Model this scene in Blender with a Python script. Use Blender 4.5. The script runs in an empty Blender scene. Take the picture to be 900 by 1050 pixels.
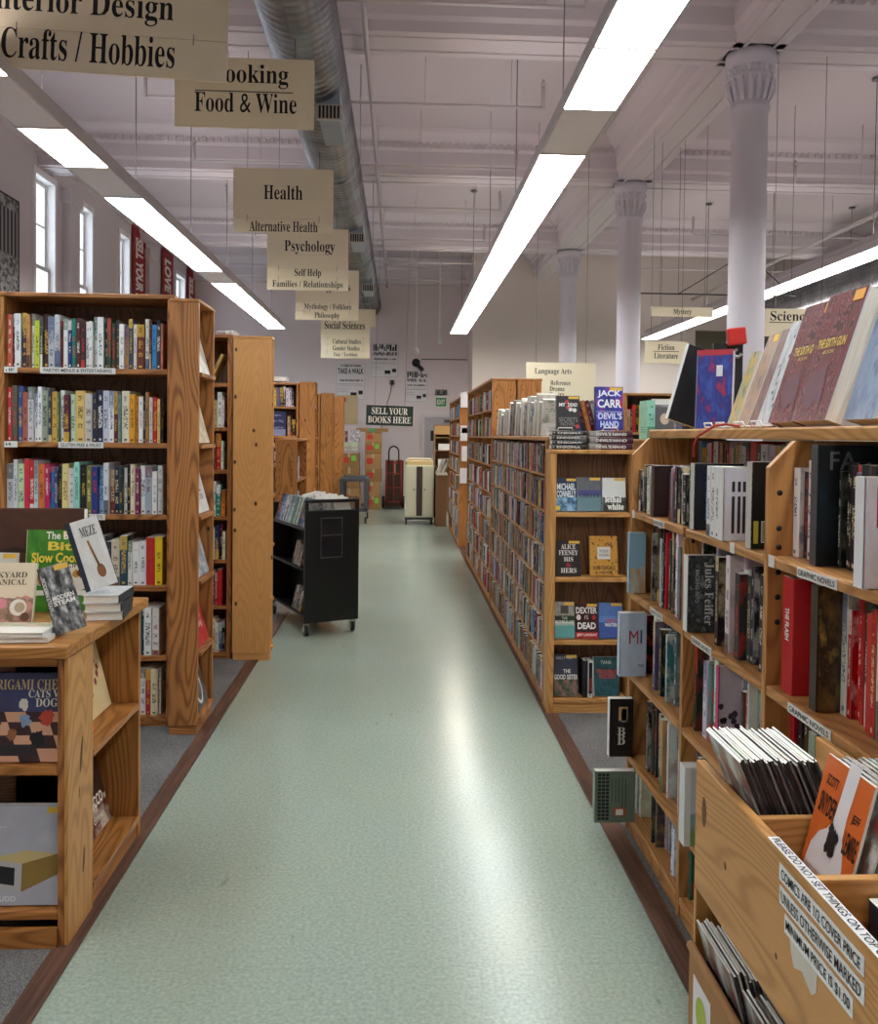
import bpy, math, random
from mathutils import Vector, Matrix
PI = math.pi
S = bpy.context.scene
COL = S.collection
RND = random.Random(11)

# ------------------------------------------------------------------ camera
F_PX, PP, EYE = 867.0, (450.0, 467.0), 1.5
YAW, PITCH, ROLL = 0.04639, 0.02481, 0.0115
cd = bpy.data.cameras.new('camera')
cam = bpy.data.objects.new('camera', cd)
COL.objects.link(cam)
cam.location = (0, 0, EYE)
cam.rotation_mode = 'QUATERNION'
cam.rotation_quaternion = (Matrix.Rotation(-YAW, 4, 'Z') @ Matrix.Rotation(PI/2-PITCH, 4, 'X') @ Matrix.Rotation(ROLL, 4, 'Z')).to_quaternion()
cd.sensor_fit = 'HORIZONTAL'
cd.sensor_width = 36
cd.lens = 36*F_PX/900
cd.shift_x = (450-PP[0])/900
cd.shift_y = -(525-PP[1])/900
cd.clip_start = .02
cd.clip_end = 100
S.camera = cam
S.view_settings.view_transform = 'Standard'
S.view_settings.look = 'None'
S.view_settings.gamma = 1
S.view_settings.use_curve_mapping = False
S.view_settings.exposure = 1.05
S.cycles.use_denoising = True
S.cycles.max_bounces = 8
S.cycles.diffuse_bounces = 6
S.cycles.glossy_bounces = 4
S.cycles.transparent_max_bounces = 8
S.cycles.sample_clamp_indirect = 12
S.cycles.caustics_reflective = False
S.cycles.caustics_refractive = False

def lin(c):
    """'#rrggbb' or 0-255 triple to linear rgb"""
    if isinstance(c, str):
        c = [int(c[i:i+2], 16) for i in (1, 3, 5)]
    out = []
    for v in c[:3]:
        v = v/255
        out.append(v/12.92 if v <= .04045 else ((v+.055)/1.055)**2.4)
    return tuple(out)

# ------------------------------------------------------------------ materials
class NT:
    def __init__(self, name, rough=.5, spec=.5, coat=0, metal=0):
        self.m = bpy.data.materials.new(name)
        self.m.use_nodes = True
        self.t = self.m.node_tree
        self.b = self.t.nodes['Principled BSDF']
        self.b.inputs['Roughness'].default_value = rough
        self.b.inputs['Specular IOR Level'].default_value = spec
        self.b.inputs['Coat Weight'].default_value = coat
        self.b.inputs['Coat Roughness'].default_value = .15
        self.b.inputs['Metallic'].default_value = metal
    def put(self, sock, v):
        if isinstance(v, bpy.types.NodeSocket):
            self.t.links.new(v, sock)
        elif v is not None:
            if hasattr(sock.default_value, '__len__'):
                n = len(sock.default_value)
                v = tuple(v) if hasattr(v, '__len__') else (v,)*n
                sock.default_value = tuple(v)+(1,)*(n-len(v)) if n > len(v) else v[:n]
            else:
                sock.default_value = v
    def n(self, kind, outs=0, **kw):
        nd = self.t.nodes.new('ShaderNode'+kind)
        for k, v in kw.items():
            if k.startswith('p_'):
                setattr(nd, k[2:], v)
            elif k.startswith('i'):
                self.put(nd.inputs[int(k[1:])], v)
            else:
                self.put(nd.inputs[k], v)
        return nd.outputs[outs]
    def mt(self, op, a, b=None, c=None):
        nd = self.t.nodes.new('ShaderNodeMath')
        nd.operation = op
        for i, v in enumerate((a, b, c)):
            if v is not None:
                self.put(nd.inputs[i], v)
        return nd.outputs[0]
    def mix(self, f, a, b, mode='MIX'):
        nd = self.t.nodes.new('ShaderNodeMix')
        nd.data_type = 'RGBA'
        nd.blend_type = mode
        self.put(nd.inputs[0], f)
        self.put(nd.inputs[6], a)
        self.put(nd.inputs[7], b)
        return nd.outputs[2]
    def ramp(self, f, stops):
        nd = self.t.nodes.new('ShaderNodeValToRGB')
        e = nd.color_ramp.elements
        while len(e) < len(stops):
            e.new(.5)
        for x, (p, c) in zip(e, stops):
            x.position = p
            x.color = tuple(c)+(1,) if len(c) == 3 else c
        self.put(nd.inputs[0], f)
        return nd.outputs[0]
    def xyz(self, v):
        nd = self.t.nodes.new('ShaderNodeSeparateXYZ')
        self.put(nd.inputs[0], v)
        return nd.outputs
    def vec(self, x, y, z=0.0):
        nd = self.t.nodes.new('ShaderNodeCombineXYZ')
        for i, v in enumerate((x, y, z)):
            self.put(nd.inputs[i], v)
        return nd.outputs[0]
    def vm(self, op, a, b):
        nd = self.t.nodes.new('ShaderNodeVectorMath')
        nd.operation = op
        self.put(nd.inputs[0], a)
        self.put(nd.inputs[1], b)
        return nd.outputs[0]
    def coord(self, which='Object'):
        return self.t.nodes.new('ShaderNodeTexCoord').outputs[which]
    def oinfo(self, which):
        return self.t.nodes.new('ShaderNodeObjectInfo').outputs[which]
    def noise(self, v, scale, detail=2, rough=.5, out=0):
        nd = self.t.nodes.new('ShaderNodeTexNoise')
        self.put(nd.inputs['Vector'], v)
        nd.inputs['Scale'].default_value = scale
        nd.inputs['Detail'].default_value = detail
        nd.inputs['Roughness'].default_value = rough
        return nd.outputs[out]
    def col(self, v):
        self.put(self.b.inputs['Base Color'], v)
        return self
    def bump(self, h, dist=.002, strength=.5):
        nd = self.t.nodes.new('ShaderNodeBump')
        nd.inputs['Distance'].default_value = dist
        nd.inputs['Strength'].default_value = strength
        self.put(nd.inputs['Height'], h)
        self.t.links.new(nd.outputs[0], self.b.inputs['Normal'])

_plain = {}
def plain(c, rough=.5, metal=0, spec=.5, coat=0, var=.06):
    key = (c if isinstance(c, str) else tuple(c), rough, metal, spec, coat)
    if key in _plain:
        return _plain[key]
    a = NT('paint', rough, spec, coat, metal)
    l = lin(c)
    nz = a.noise(a.coord(), 14, 3)
    a.col(a.mix(nz, tuple(v*(1-var) for v in l), tuple(min(1, v*(1+var)) for v in l)))
    _plain[key] = a.m
    return a.m

def emit(c, s):
    a = NT('lens_and_fill_glow')  # shared by the lamp lenses and the added ceiling fill
    a.col(lin(c))
    a.put(a.b.inputs['Emission Color'], lin(c))
    a.b.inputs['Emission Strength'].default_value = s
    return a.m

_wood = {}
def wood(tint, axis):
    """Oiled softwood with contour grain along the given axis; tint = (light, dark, knots)"""
    key = (tint, axis)
    if key in _wood:
        return _wood[key]
    light, dark, knots = WOODS[tint]
    a = NT('wood_'+tint, .42, .4)
    r = a.oinfo('Random')
    off = a.vec(a.mt('MULTIPLY', r, 17.3), a.mt('MULTIPLY', r, 31.7), a.mt('MULTIPLY', r, 23.1))
    p = a.vm('ADD', a.coord(), off)
    st = [3.4, 3.4, 3.4]
    st[axis] = .55
    q = a.vm('MULTIPLY', p, tuple(st))
    n1 = a.noise(q, 1.5, 1.5, .45)
    o = a.xyz(p)
    oth = [i for i in range(3) if i != axis]
    acr = a.mt('ADD', o[oth[0]], o[oth[1]])
    t = a.mt('ADD', a.mt('MULTIPLY', acr, 14.0), a.mt('MULTIPLY', n1, 24.0))
    s = a.mt('ADD', a.mt('MULTIPLY', a.mt('SINE', a.mt('MULTIPLY', t, 6.2832)), .5), .5)
    s = a.mt('POWER', s, 2.2)
    st2 = [150., 150., 150.]
    st2[axis] = 3.0
    fib = a.noise(a.vm('MULTIPLY', p, tuple(st2)), 1, 2)
    big = a.noise(p, 1.3, 1)
    f = a.mt('ADD', a.mt('MULTIPLY', s, .22 if tint == 'pine' else .5), a.mt('MULTIPLY', fib, .45))
    f = a.mt('ADD', f, a.mt('MULTIPLY', a.mt('SUBTRACT', big, .5), .6))
    c = a.ramp(f, [(.08, lin(light)), (.95, lin(dark))])
    if knots:
        nd = a.t.nodes.new('ShaderNodeTexVoronoi')
        nd.voronoi_dimensions = '2D'
        a.put(nd.inputs['Vector'], a.vec(a.mt('MULTIPLY', acr, 6.5), a.mt('MULTIPLY', o[axis], 4.2)))
        nd.inputs['Scale'].default_value = 1
        d = a.mt('ADD', nd.outputs['Distance'], a.mt('MULTIPLY', a.mt('SUBTRACT', a.noise(p, 40, 2), .5), .05))
        k = a.ramp(d, [(.035, (1, 1, 1)), (.075, (0, 0, 0))])
        keep = a.mt('GREATER_THAN', a.xyz(nd.outputs['Color'])[0], 1-knots)
        c = a.mix(a.mt('MULTIPLY', k, keep), c, lin('#3a2212'))
    a.col(c)
    a.bump(a.mt('ADD', s, fib), .0006, .25)
    _wood[key] = a.m
    return a.m
WOODS = {
    'oak': ('#bb7d46', '#68391c', .03),
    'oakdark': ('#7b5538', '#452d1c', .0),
    'pine': ('#e3a768', '#c2874a', .4),
    'fir': ('#c68f56', '#8a5930', .05),
    'amber': ('#b87b40', '#77471e', .06),
    'bin': ('#cd985c', '#a47037', .15),
    'top': ('#bb8246', '#8a5724', .0),
    'orange': ('#bf8146', '#8f5829', .45),
}

# ------------------------------------------------------------------ meshes
class MB:
    def __init__(self):
        self.v, self.f, self.mi, self.uv, self.sm = [], [], [], [], []
    def face(self, pts, mi=0, uv=None, smooth=False):
        b = len(self.v)
        self.v.extend(tuple(p) for p in pts)
        self.f.append(tuple(range(b, b+len(pts))))
        self.mi.append(mi)
        self.uv.append(uv)
        self.sm.append(smooth)
    def idx(self, verts, faces, mi=0, smooth=False):
        b = len(self.v)
        self.v.extend(tuple(p) for p in verts)
        for f in faces:
            self.f.append(tuple(b+i for i in f))
            self.mi.append(mi)
            self.uv.append(None)
            self.sm.append(smooth)
        return self
    def box(self, x0, x1, y0, y1, z0, z1, mi=0):
        v = [(x, y, z) for z in (z0, z1) for y in (y0, y1) for x in (x0, x1)]
        return self.idx(v, [(0, 2, 3, 1), (4, 5, 7, 6), (0, 1, 5, 4), (2, 6, 7, 3), (0, 4, 6, 2), (1, 3, 7, 5)], mi)
    def prism(self, poly, axis, a0, a1, mi=0):
        """extrude a 2-D polygon (in the two axes other than `axis`, ascending order) from a0 to a1"""
        def P(u, w, a):
            c = [u, w]
            c.insert(axis, a)
            return tuple(c)
        n = len(poly)
        v = [P(u, w, a0) for u, w in poly]+[P(u, w, a1) for u, w in poly]
        f = [tuple(range(n-1, -1, -1)), tuple(range(n, 2*n))]
        f += [(i, (i+1) % n, n+(i+1) % n, n+i) for i in range(n)]
        return self.idx(v, f, mi)
    def tube(self, path, r, seg=8, mi=0, cap=True):
        path = [Vector(p) for p in path]
        rings, n = [], len(path)
        up = None
        for i, p in enumerate(path):
            d = (path[min(i+1, n-1)]-path[max(i-1, 0)]).normalized()
            if up is None:
                up = Vector((0, 0, 1)) if abs(d.z) < .9 else Vector((1, 0, 0))
            s = d.cross(up).normalized()
            up = s.cross(d).normalized()
            rr = r[i] if isinstance(r, (list, tuple)) else r
            rings.append([p+(s*math.cos(2*PI*k/seg)+up*math.sin(2*PI*k/seg))*rr for k in range(seg)])
        v = [q for ring in rings for q in ring]
        f = [(i*seg+k, i*seg+(k+1) % seg, (i+1)*seg+(k+1) % seg, (i+1)*seg+k) for i in range(n-1) for k in range(seg)]
        if cap:
            f += [tuple(range(seg-1, -1, -1)), tuple((n-1)*seg+k for k in range(seg))]
        return self.idx(v, f, mi, True)
    def lathe(self, prof, seg=24, mi=0, cx=0, cy=0, smooth=True):
        v = [(cx+r*math.cos(2*PI*k/seg), cy+r*math.sin(2*PI*k/seg), z) for r, z in prof for k in range(seg)]
        n = len(prof)
        f = [(i*seg+k, i*seg+(k+1) % seg, (i+1)*seg+(k+1) % seg, (i+1)*seg+k) for i in range(n-1) for k in range(seg)]
        f += [tuple(range(seg-1, -1, -1)), tuple((n-1)*seg+k for k in range(seg))]
        return self.idx(v, f, mi, smooth)
    def mesh(self, name, mats):
        me = bpy.data.meshes.new(name)
        me.from_pydata(self.v, [], self.f)
        for m in mats:
            me.materials.append(m)
        me.polygons.foreach_set('material_index', self.mi)
        me.polygons.foreach_set('use_smooth', self.sm)
        if any(self.uv):
            l = me.uv_layers.new(name='UVMap')
            for p, uv in zip(me.polygons, self.uv):
                if uv:
                    for li, c in zip(p.loop_indices, uv):
                        l.data[li].uv = c
        me.update()
        return me
    def build(self, name, mats, parent=None, loc=None, rot=None, bevel=0, auto=False):
        if not isinstance(mats, (list, tuple)):
            mats = [mats]
        me = self.mesh(name, mats)
        return link(name, me, parent, loc, rot, bevel)

def link(name, me, parent=None, loc=None, rot=None, bevel=0):
    o = bpy.data.objects.new(name, me)
    COL.objects.link(o)
    if parent is not None:
        o.parent = parent
    if loc is not None:
        o.location = loc
    if rot is not None:
        o.rotation_euler = rot
    if bevel:
        b = o.modifiers.new('soft_edge', 'BEVEL')
        b.width = bevel
        b.segments = 2
        b.limit_method = 'ANGLE'
    return o

def tag(o, label, cat=None, group=None, kind=None):
    o['label'] = label
    if cat:
        o['category'] = cat
    if group:
        o['group'] = group
    if kind:
        o['kind'] = kind
    return o
def thing(name, label, cat, loc=(0, 0, 0), rz=0, group=None):
    o = bpy.data.objects.new(name, None)
    COL.objects.link(o)
    o.location = loc
    o.rotation_euler = (0, 0, rz)
    o.empty_display_size = .05
    return tag(o, label, cat, group)
def struct(name, mb, mats, label, cat):
    return tag(mb.build(name, mats), label, cat, kind='structure')

def serif(s):
    r = ''
    for c in s:
        if 'A' <= c <= 'Z':
            r += chr(0x1D400+ord(c)-65)
        elif 'a' <= c <= 'z':
            r += chr(0x1D41A+ord(c)-97)
        elif '0' <= c <= '9':
            r += chr(0x1D7CE+ord(c)-48)
        else:
            r += c
    return r
_txt = {}
def text_verts(body, is_serif, bold):
    key = (body, is_serif, bold)
    if key not in _txt:
        c = bpy.data.curves.new('lettering', 'FONT')
        c.body = serif(body) if is_serif else body
        c.resolution_u = 3
        c.size = 1
        if bold:
            c.offset = bold
        o = bpy.data.objects.new('lettering', c)
        me = bpy.data.meshes.new_from_object(o)
        v = [tuple(q.co[:2]) for q in me.vertices]
        f = [tuple(p.vertices) for p in me.polygons]
        bpy.data.meshes.remove(me)
        bpy.data.objects.remove(o)
        bpy.data.curves.remove(c)
        _txt[key] = (v, f)
    return _txt[key]
def text(body, w, h, mat, parent, loc, rot=(PI/2, 0, 0), name='lettering', is_serif=False, bold=0, th=.0004, shear=0):
    """printed lettering w wide, h tall (whole ink box), centred at loc, read from local -Y"""
    v, f = text_verts(body, is_serif, bold)
    if not v:
        return None
    x0, x1 = min(p[0] for p in v), max(p[0] for p in v)
    y0, y1 = min(p[1] for p in v), max(p[1] for p in v)
    sx, sy = w/(x1-x0), h/(y1-y0)
    mb = MB()
    mb.idx([((p[0]-(x0+x1)/2)*sx+shear*(p[1]-y0)*sy, (p[1]-(y0+y1)/2)*sy, th) for p in v], f)
    return mb.build(name, mat, parent, loc, rot)

ONES = 'zeroth first second third fourth fifth sixth seventh eighth ninth tenth eleventh twelfth thirteenth fourteenth fifteenth sixteenth seventeenth eighteenth nineteenth'.split()
TENS = {2: 'twent', 3: 'thirt', 4: 'fort', 5: 'fift', 6: 'sixt'}
def nth(i):
    if i < 20:
        return ONES[i]
    t, u = divmod(i, 10)
    return TENS[t]+'ieth' if u == 0 else TENS[t]+'y-'+ONES[u]

CN = {'white': (232, 230, 228), 'cream': (226, 214, 180), 'pale grey': (190, 190, 192), 'grey': (128, 128, 130), 'charcoal': (66, 66, 70), 'black': (24, 24, 26),
      'navy': (32, 42, 84), 'blue': (44, 88, 168), 'light blue': (128, 172, 216), 'teal': (36, 122, 124), 'mint': (168, 212, 194), 'green': (48, 112, 62), 'dark green': (32, 62, 46), 'lime': (190, 212, 60),
      'olive': (120, 118, 60), 'yellow': (236, 204, 60), 'orange': (222, 126, 48), 'red': (196, 40, 44), 'rust red': (150, 66, 46), 'maroon': (88, 26, 36), 'pink': (220, 150, 170), 'crimson': (190, 32, 84),
      'purple': (92, 62, 130), 'plum': (84, 44, 80), 'brown': (84, 58, 42), 'tan': (188, 152, 106), 'lavender': (182, 176, 212), 'sage': (150, 160, 138), 'gold': (206, 164, 76), 'slate blue': (74, 90, 112)}
def cname(c):
    return min(CN, key=lambda k: sum((a-b)**2*w for a, b, w in zip(CN[k], c, (.9, 1.2, .8))))
# ------------------------------------------------------------------ room surfaces
def wall_paint(name, c, rough=.75):
    a = NT(name, rough, .25)
    n1 = a.noise(a.coord(), .5, 3)
    n2 = a.noise(a.coord(), 60, 3)
    l = lin(c)
    a.col(a.mix(n1, tuple(v*.93 for v in l), tuple(min(1, v*1.05) for v in l)))
    a.bump(n2, .001, .15)
    return a.m
M_WALL = wall_paint('wall_paint_mauve', '#e0d4d6')
M_WALL_L = wall_paint('wall_paint_left', '#d6cfd2')
M_CREAM = wall_paint('wall_paint_cream', '#e2d8d4')
M_CEIL = wall_paint('ceiling_paint', '#c9bfc4')
M_BEAM = wall_paint('beam_paint', '#d8d0d5')
M_COLUMN = wall_paint('column_paint', '#dcd9e4', .5)
M_WHITE = plain('#e6e4e4', .5)
M_BLACK = plain('#121214', .5)
M_BLACKMETAL = plain('#09090a', .4)
M_STEEL = plain('#a9adb0', .3, .85)
M_CHROME = plain('#c8cacc', .18, 1)
M_WIRE = plain('#77757a', .5, .5)
M_INK = plain('#141311', .7, var=0)
M_INKW = plain('#ece8e0', .6, var=0)

def make_lino():
    a = NT('green_linoleum', .3, .36)
    p = a.coord()
    o = a.xyz(p)
    fine = a.noise(p, 85, 2, .5)
    mid = a.noise(p, 9, 4, .6)
    wide = a.noise(p, 1.1, 3, .5)
    f = a.mt('ADD', a.mt('MULTIPLY', fine, .8), a.mt('ADD', a.mt('MULTIPLY', mid, .04), a.mt('MULTIPLY', wide, .16)))
    c = a.ramp(f, [(.34, lin('#88948a')), (.5, lin('#95a196')), (.68, lin('#a3ada1'))])
    # yellowish wear patches
    wear = a.ramp(a.noise(a.vm('MULTIPLY', p, (1.6, .8, 1)), 1.7, 4, .6), [(.40, (0, 0, 0)), (.78, (1, 1, 1))])
    c = a.mix(a.mt('MULTIPLY', wear, .22), c, lin('#a09d84'))
    # scuffs
    sc = a.ramp(a.noise(a.vm('MULTIPLY', p, (22, 7, 1)), 1.0, 2, .4), [(.74, (0, 0, 0)), (.76, (1, 1, 1))])
    c = a.mix(a.mt('MULTIPLY', sc, .35), c, lin('#5d6458'))
    # welded sheet seams
    sx = a.mt('ABSOLUTE', a.mt('SUBTRACT', a.mt('FRACT', a.mt('DIVIDE', a.mt('ADD', o[1], .4), 1.83)), .5))
    seam = a.mt('LESS_THAN', sx, .0012)
    c = a.mix(a.mt('MULTIPLY', seam, .15), c, lin('#5f6a60'))
    a.col(c)
    a.put(a.b.inputs['Roughness'], a.mt('ADD', .17, a.mt('MULTIPLY', a.noise(p, 2.5, 2, .5), .12)))
    h = a.mt('ADD', a.mt('MULTIPLY', a.noise(p, 14, 1), .25), a.mt('MULTIPLY', a.noise(a.vm('MULTIPLY', p, (3, 4.5, 1)), 1.3, 1), 1.0))
    a.bump(h, .0026, .10)
    return a.m
def make_carpet():
    a = NT('grey_carpet', .95, .1)
    p = a.coord()
    n = a.noise(p, 210, 2, .8)
    n2 = a.noise(p, 3, 2)
    f = a.mt('ADD', a.mt('MULTIPLY', n, .8), a.mt('MULTIPLY', n2, .2))
    a.col(a.ramp(f, [(.33, lin('#4b494a')), (.5, lin('#6b6968')), (.67, lin('#8f8c8a'))]))
    a.bump(n, .004, .8)
    return a.m
M_LINO = make_lino()
M_CARPET = make_carpet()
M_STRIP = NT('brown_edge_strip', .5, .4)
_n = M_STRIP.noise(M_STRIP.vm('MULTIPLY', M_STRIP.coord(), (60, 3, 1)), 1, 3)
M_STRIP.col(M_STRIP.ramp(_n, [(.3, lin('#3f2a22')), (.7, lin('#6d4b3c'))]))
M_STRIP = M_STRIP.m

XL, XR, YB, YF, ZC = -4.4, 9.2, 18.3, -2.6, 5.2
struct('floor', MB().box(XL-.1, XR+.1, YF-.1, YB+.8, -.06, 0), M_LINO, 'glossy sage green linoleum floor of the long central aisle', 'floor')
struct('floor_carpet_left', MB().box(XL, -.985, YF, 12.0, .0005, .006), M_CARPET, 'grey carpet under the bookcases on the window side of the aisle', 'carpet')
struct('floor_carpet_right', MB().box(.862, XR, YF, 12.0, .0005, .006), M_CARPET, 'grey carpet under the bookcases on the column side of the aisle', 'carpet')
struct('trim_1', MB().box(-.985, -.915, YF, 12.0, .0005, .008), M_STRIP, 'brown floor edging strip on the window side of the green aisle', 'floor strip')
struct('trim_2', MB().box(.79, .862, YF, 12.0, .0005, .008), M_STRIP, 'brown floor edging strip on the column side of the green aisle', 'floor strip')

struct('ceiling', MB().box(XL-.2, XR+.2, YF-.2, YB+.8, ZC, ZC+.1), M_CEIL, 'pale mauve plaster ceiling between deep moulded beams', 'ceiling')
# window wall with openings
WINS = [(10.36, 11.04), (11.72, 12.34), (13.42, 13.98), (16.72, 17.5), (7.2, 7.9), (8.4, 9.0)]
WINS.sort()
w = MB()
y = YF-.2
for a0, a1 in WINS:
    w.box(XL-.28, XL, y, a0, 0, ZC)
    w.box(XL-.28, XL, a0, a1, 0, 2.3)
    w.box(XL-.28, XL, a0, a1, 4.66, ZC)
    y = a1
w.box(XL-.28, XL, y, YB+.2, 0, ZC)
for yc in (3.3, 7.03, 11.42, 14.9):      # pilasters with a rounded head block
    w.box(XL, XL+.1, yc-.17, yc+.17, 0, 4.45)
    w.box(XL, XL+.13, yc-.21, yc+.21, 4.45, 4.6)
struct('wall_left', w, M_WALL_L, 'long pale window wall with pilasters above the cookery bookcases', 'wall')
M_GLASS = NT('window_glass')
_t = M_GLASS.t
_tr = _t.nodes.new('ShaderNodeBsdfTransparent')
_gl = _t.nodes.new('ShaderNodeBsdfGlossy')
_gl.inputs['Roughness'].default_value = .03
_mx = _t.nodes.new('ShaderNodeMixShader')
_mx.inputs[0].default_value = .06
_t.links.new(_tr.outputs[0], _mx.inputs[1])
_t.links.new(_gl.outputs[0], _mx.inputs[2])
_t.links.new(_mx.outputs[0], _t.nodes['Material Output'].inputs['Surface'])
M_GLASS = M_GLASS.m
for k, (a0, a1) in enumerate(WINS):
    t = thing('window_%d' % (k+1), ['tall white sash window closest to the street end of the side wall', 'tall white sash window beside the street-end window', 'tall narrow sash window just beyond the black and white photo poster', 'tall narrow sash window between two pilasters, second past the photo poster', 'narrow sash window half hidden by the SELL YOUR banner', 'narrow sash window between the last two red banners'][k], 'window')
    t['kind'] = 'structure'
    x = XL
    f = MB()
    f.box(x-.2, x+.02, a0, a0+.06, 2.3, 4.66).box(x-.2, x+.02, a1-.06, a1, 2.3, 4.66)
    f.box(x-.2, x+.02, a0+.06, a1-.06, 4.58, 4.66).box(x-.2, x+.05, a0-.03, a1+.03, 2.26, 2.34)
    f.build('window_frame', M_WHITE, t, bevel=.006)
    for nm, z0, z1, dx in (('upper_sash', 3.5, 4.58, -.13), ('lower_sash', 2.34, 3.53, -.09)):
        s = MB()
        b0, b1 = a0+.06, a1-.06
        s.box(x+dx, x+dx+.035, b0, b0+.05, z0, z1).box(x+dx, x+dx+.035, b1-.05, b1, z0, z1)
        s.box(x+dx, x+dx+.035, b0+.05, b1-.05, z0, z0+.05).box(x+dx, x+dx+.035, b0+.05, b1-.05, z1-.05, z1)
        s.box(x+dx+.008, x+dx+.03, b0+.05, b1-.05, (z0+z1)/2-.012, (z0+z1)/2+.012)
        so = s.build(nm, M_WHITE, t)
        MB().box(x+dx+.014, x+dx+.019, b0+.045, b1-.045, z0+.045, z1-.045).build('pane', M_GLASS, so)

struct('wall_back', MB().box(XL-.2, 1.46, YB, YB+.2, 0, ZC), M_WALL, 'mauve end wall with white posters behind the cardboard boxes', 'wall')
struct('wall_back_bay', MB().box(1.46, 6.05, 17.2, YB+.2, 0, ZC), M_CREAM, 'cream end wall standing forward behind the white columns', 'wall')
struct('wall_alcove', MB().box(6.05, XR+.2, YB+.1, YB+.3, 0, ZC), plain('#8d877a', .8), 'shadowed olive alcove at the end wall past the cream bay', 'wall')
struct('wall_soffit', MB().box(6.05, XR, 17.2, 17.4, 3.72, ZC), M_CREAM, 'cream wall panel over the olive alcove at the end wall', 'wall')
struct('wall_right', MB().box(XR, XR+.2, YF-.2, YB+.3, 0, ZC), M_CREAM, 'cream side wall far past the white columns', 'wall')
struct('wall_front', MB().box(XL-.2, XR+.2, YF-.2, YF, 0, ZC), M_CREAM, 'cream wall at the entrance end of the shop', 'wall')

# beams with stepped mouldings
HALF = [(.215, 4.70), (.215, 4.79), (.25, 4.82), (.25, 4.97), (.285, 5.0), (.285, 5.05), (.35, 5.10), (.41, 5.16), (.43, 5.2)]
def beam_poly(c):
    return [(c-u, z) for u, z in reversed(HALF)]+[(c+u, z) for u, z in HALF]
CROSS = [-.4, 3.3, 7.03, 10.72, 14.64, 18.3]
for k, yc in enumerate(CROSS):
    mb = MB()
    if yc < 18:
        mb.prism(beam_poly(yc), 0, XL, XR)
        mb.box(XL, XR, yc-.135, yc-.11, 4.688, 4.701).box(XL, XR, yc+.11, yc+.135, 4.688, 4.701)
        q = XL
        while q < XR:
            mb.box(q, q+.045, yc-.318, yc-.28, 5.005, 5.06)
            q += .09
    else:
        mb.prism([(yc-u, z) for u, z in reversed(HALF)]+[(yc+.1, 4.7), (yc+.1, 5.2)], 0, XL, 1.46)
    struct('ceiling_beam', mb, M_BEAM, 'moulded plaster cross beam, %s from the entrance end' % nth(k+1), 'beam')
for xc, l in ((2.9, 'moulded plaster beam running the room length over the row of white columns'),):
    mb = MB()
    ys = [YF]+[c for c in CROSS]
    mb.prism(beam_poly(xc), 1, YF, 17.2)
    mb.box(xc-.135, xc-.11, YF, 17.2, 4.688, 4.701).box(xc+.11, xc+.135, YF, 17.2, 4.688, 4.701)
    struct('ceiling_beam', mb, M_BEAM, l, 'beam')
mb = MB()
mb.prism([(XL, 4.85), (XL+.06, 4.87), (XL+.06, 4.97), (XL+.12, 5.0), (XL+.12, 5.05), (XL+.2, 5.1), (XL+.3, 5.17), (XL+.32, 5.2), (XL, 5.2)], 1, YF, YB)
q = 2.0
while q < YB:
    mb.box(XL+.115, XL+.155, q, q+.045, 5.005, 5.06)
    q += .09
struct('trim_3', mb, M_BEAM, 'plaster crown moulding along the top of the window wall', 'moulding')

# columns
prof = [(.2, 0), (.2, .12), (.185, .16), (.18, .2), (.172, 2.5), (.165, 4.20), (.18, 4.22), (.188, 4.24), (.18, 4.26), (.168, 4.28), (.178, 4.36), (.2, 4.47), (.205, 4.50), (.198, 4.505), (.2, 4.57), (.222, 4.59), (.232, 4.63), (.235, 4.70)]
prof = [(r*.87, z) for r, z in prof]
for k, yc in enumerate((3.3, 7.03, 10.72, 14.64)):
    mb = MB().lathe(prof, 40, cx=2.9, cy=yc)
    for j in range(16):                      # upright leaves round the bell and rosettes above
        a = 2*PI*j/16
        for s, (z0, z1, r0, r1, hw) in enumerate(((4.29, 4.48, .150, .187, .023), (4.51, 4.565, .174, .186, .026))):
            ca, sa = math.cos(a), math.sin(a)
            def P(r, u, z):
                return (2.9+r*ca-u*sa, yc+r*sa+u*ca, z)
            zt = z1
            v = [P(r0, -hw*.7, z0), P(r0, hw*.7, z0), P(r1, hw, (z0+zt)/2+.03), P(r1, -hw, (z0+zt)/2+.03), P(r1+.014, 0, (z0+zt)/2), P(r1+.012, hw*.5, zt), P(r1+.012, -hw*.5, zt), P(r0-.02, hw, zt-.01), P(r0-.02, -hw, zt-.01)]
            mb.idx(v, [(0, 1, 4), (0, 4, 3), (1, 2, 4), (3, 4, 6), (4, 5, 6), (4, 2, 5), (2, 7, 5), (3, 6, 8), (5, 7, 8, 6)])
    struct('column', mb, M_COLUMN, ['white round column with leafed capital, first from the entrance end', 'white column with leafed capital rising behind the propped comic books', 'white column with leafed capital, middle of the three seen', 'white column with leafed capital, smallest and deepest in the shop'][k], 'column')

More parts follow.
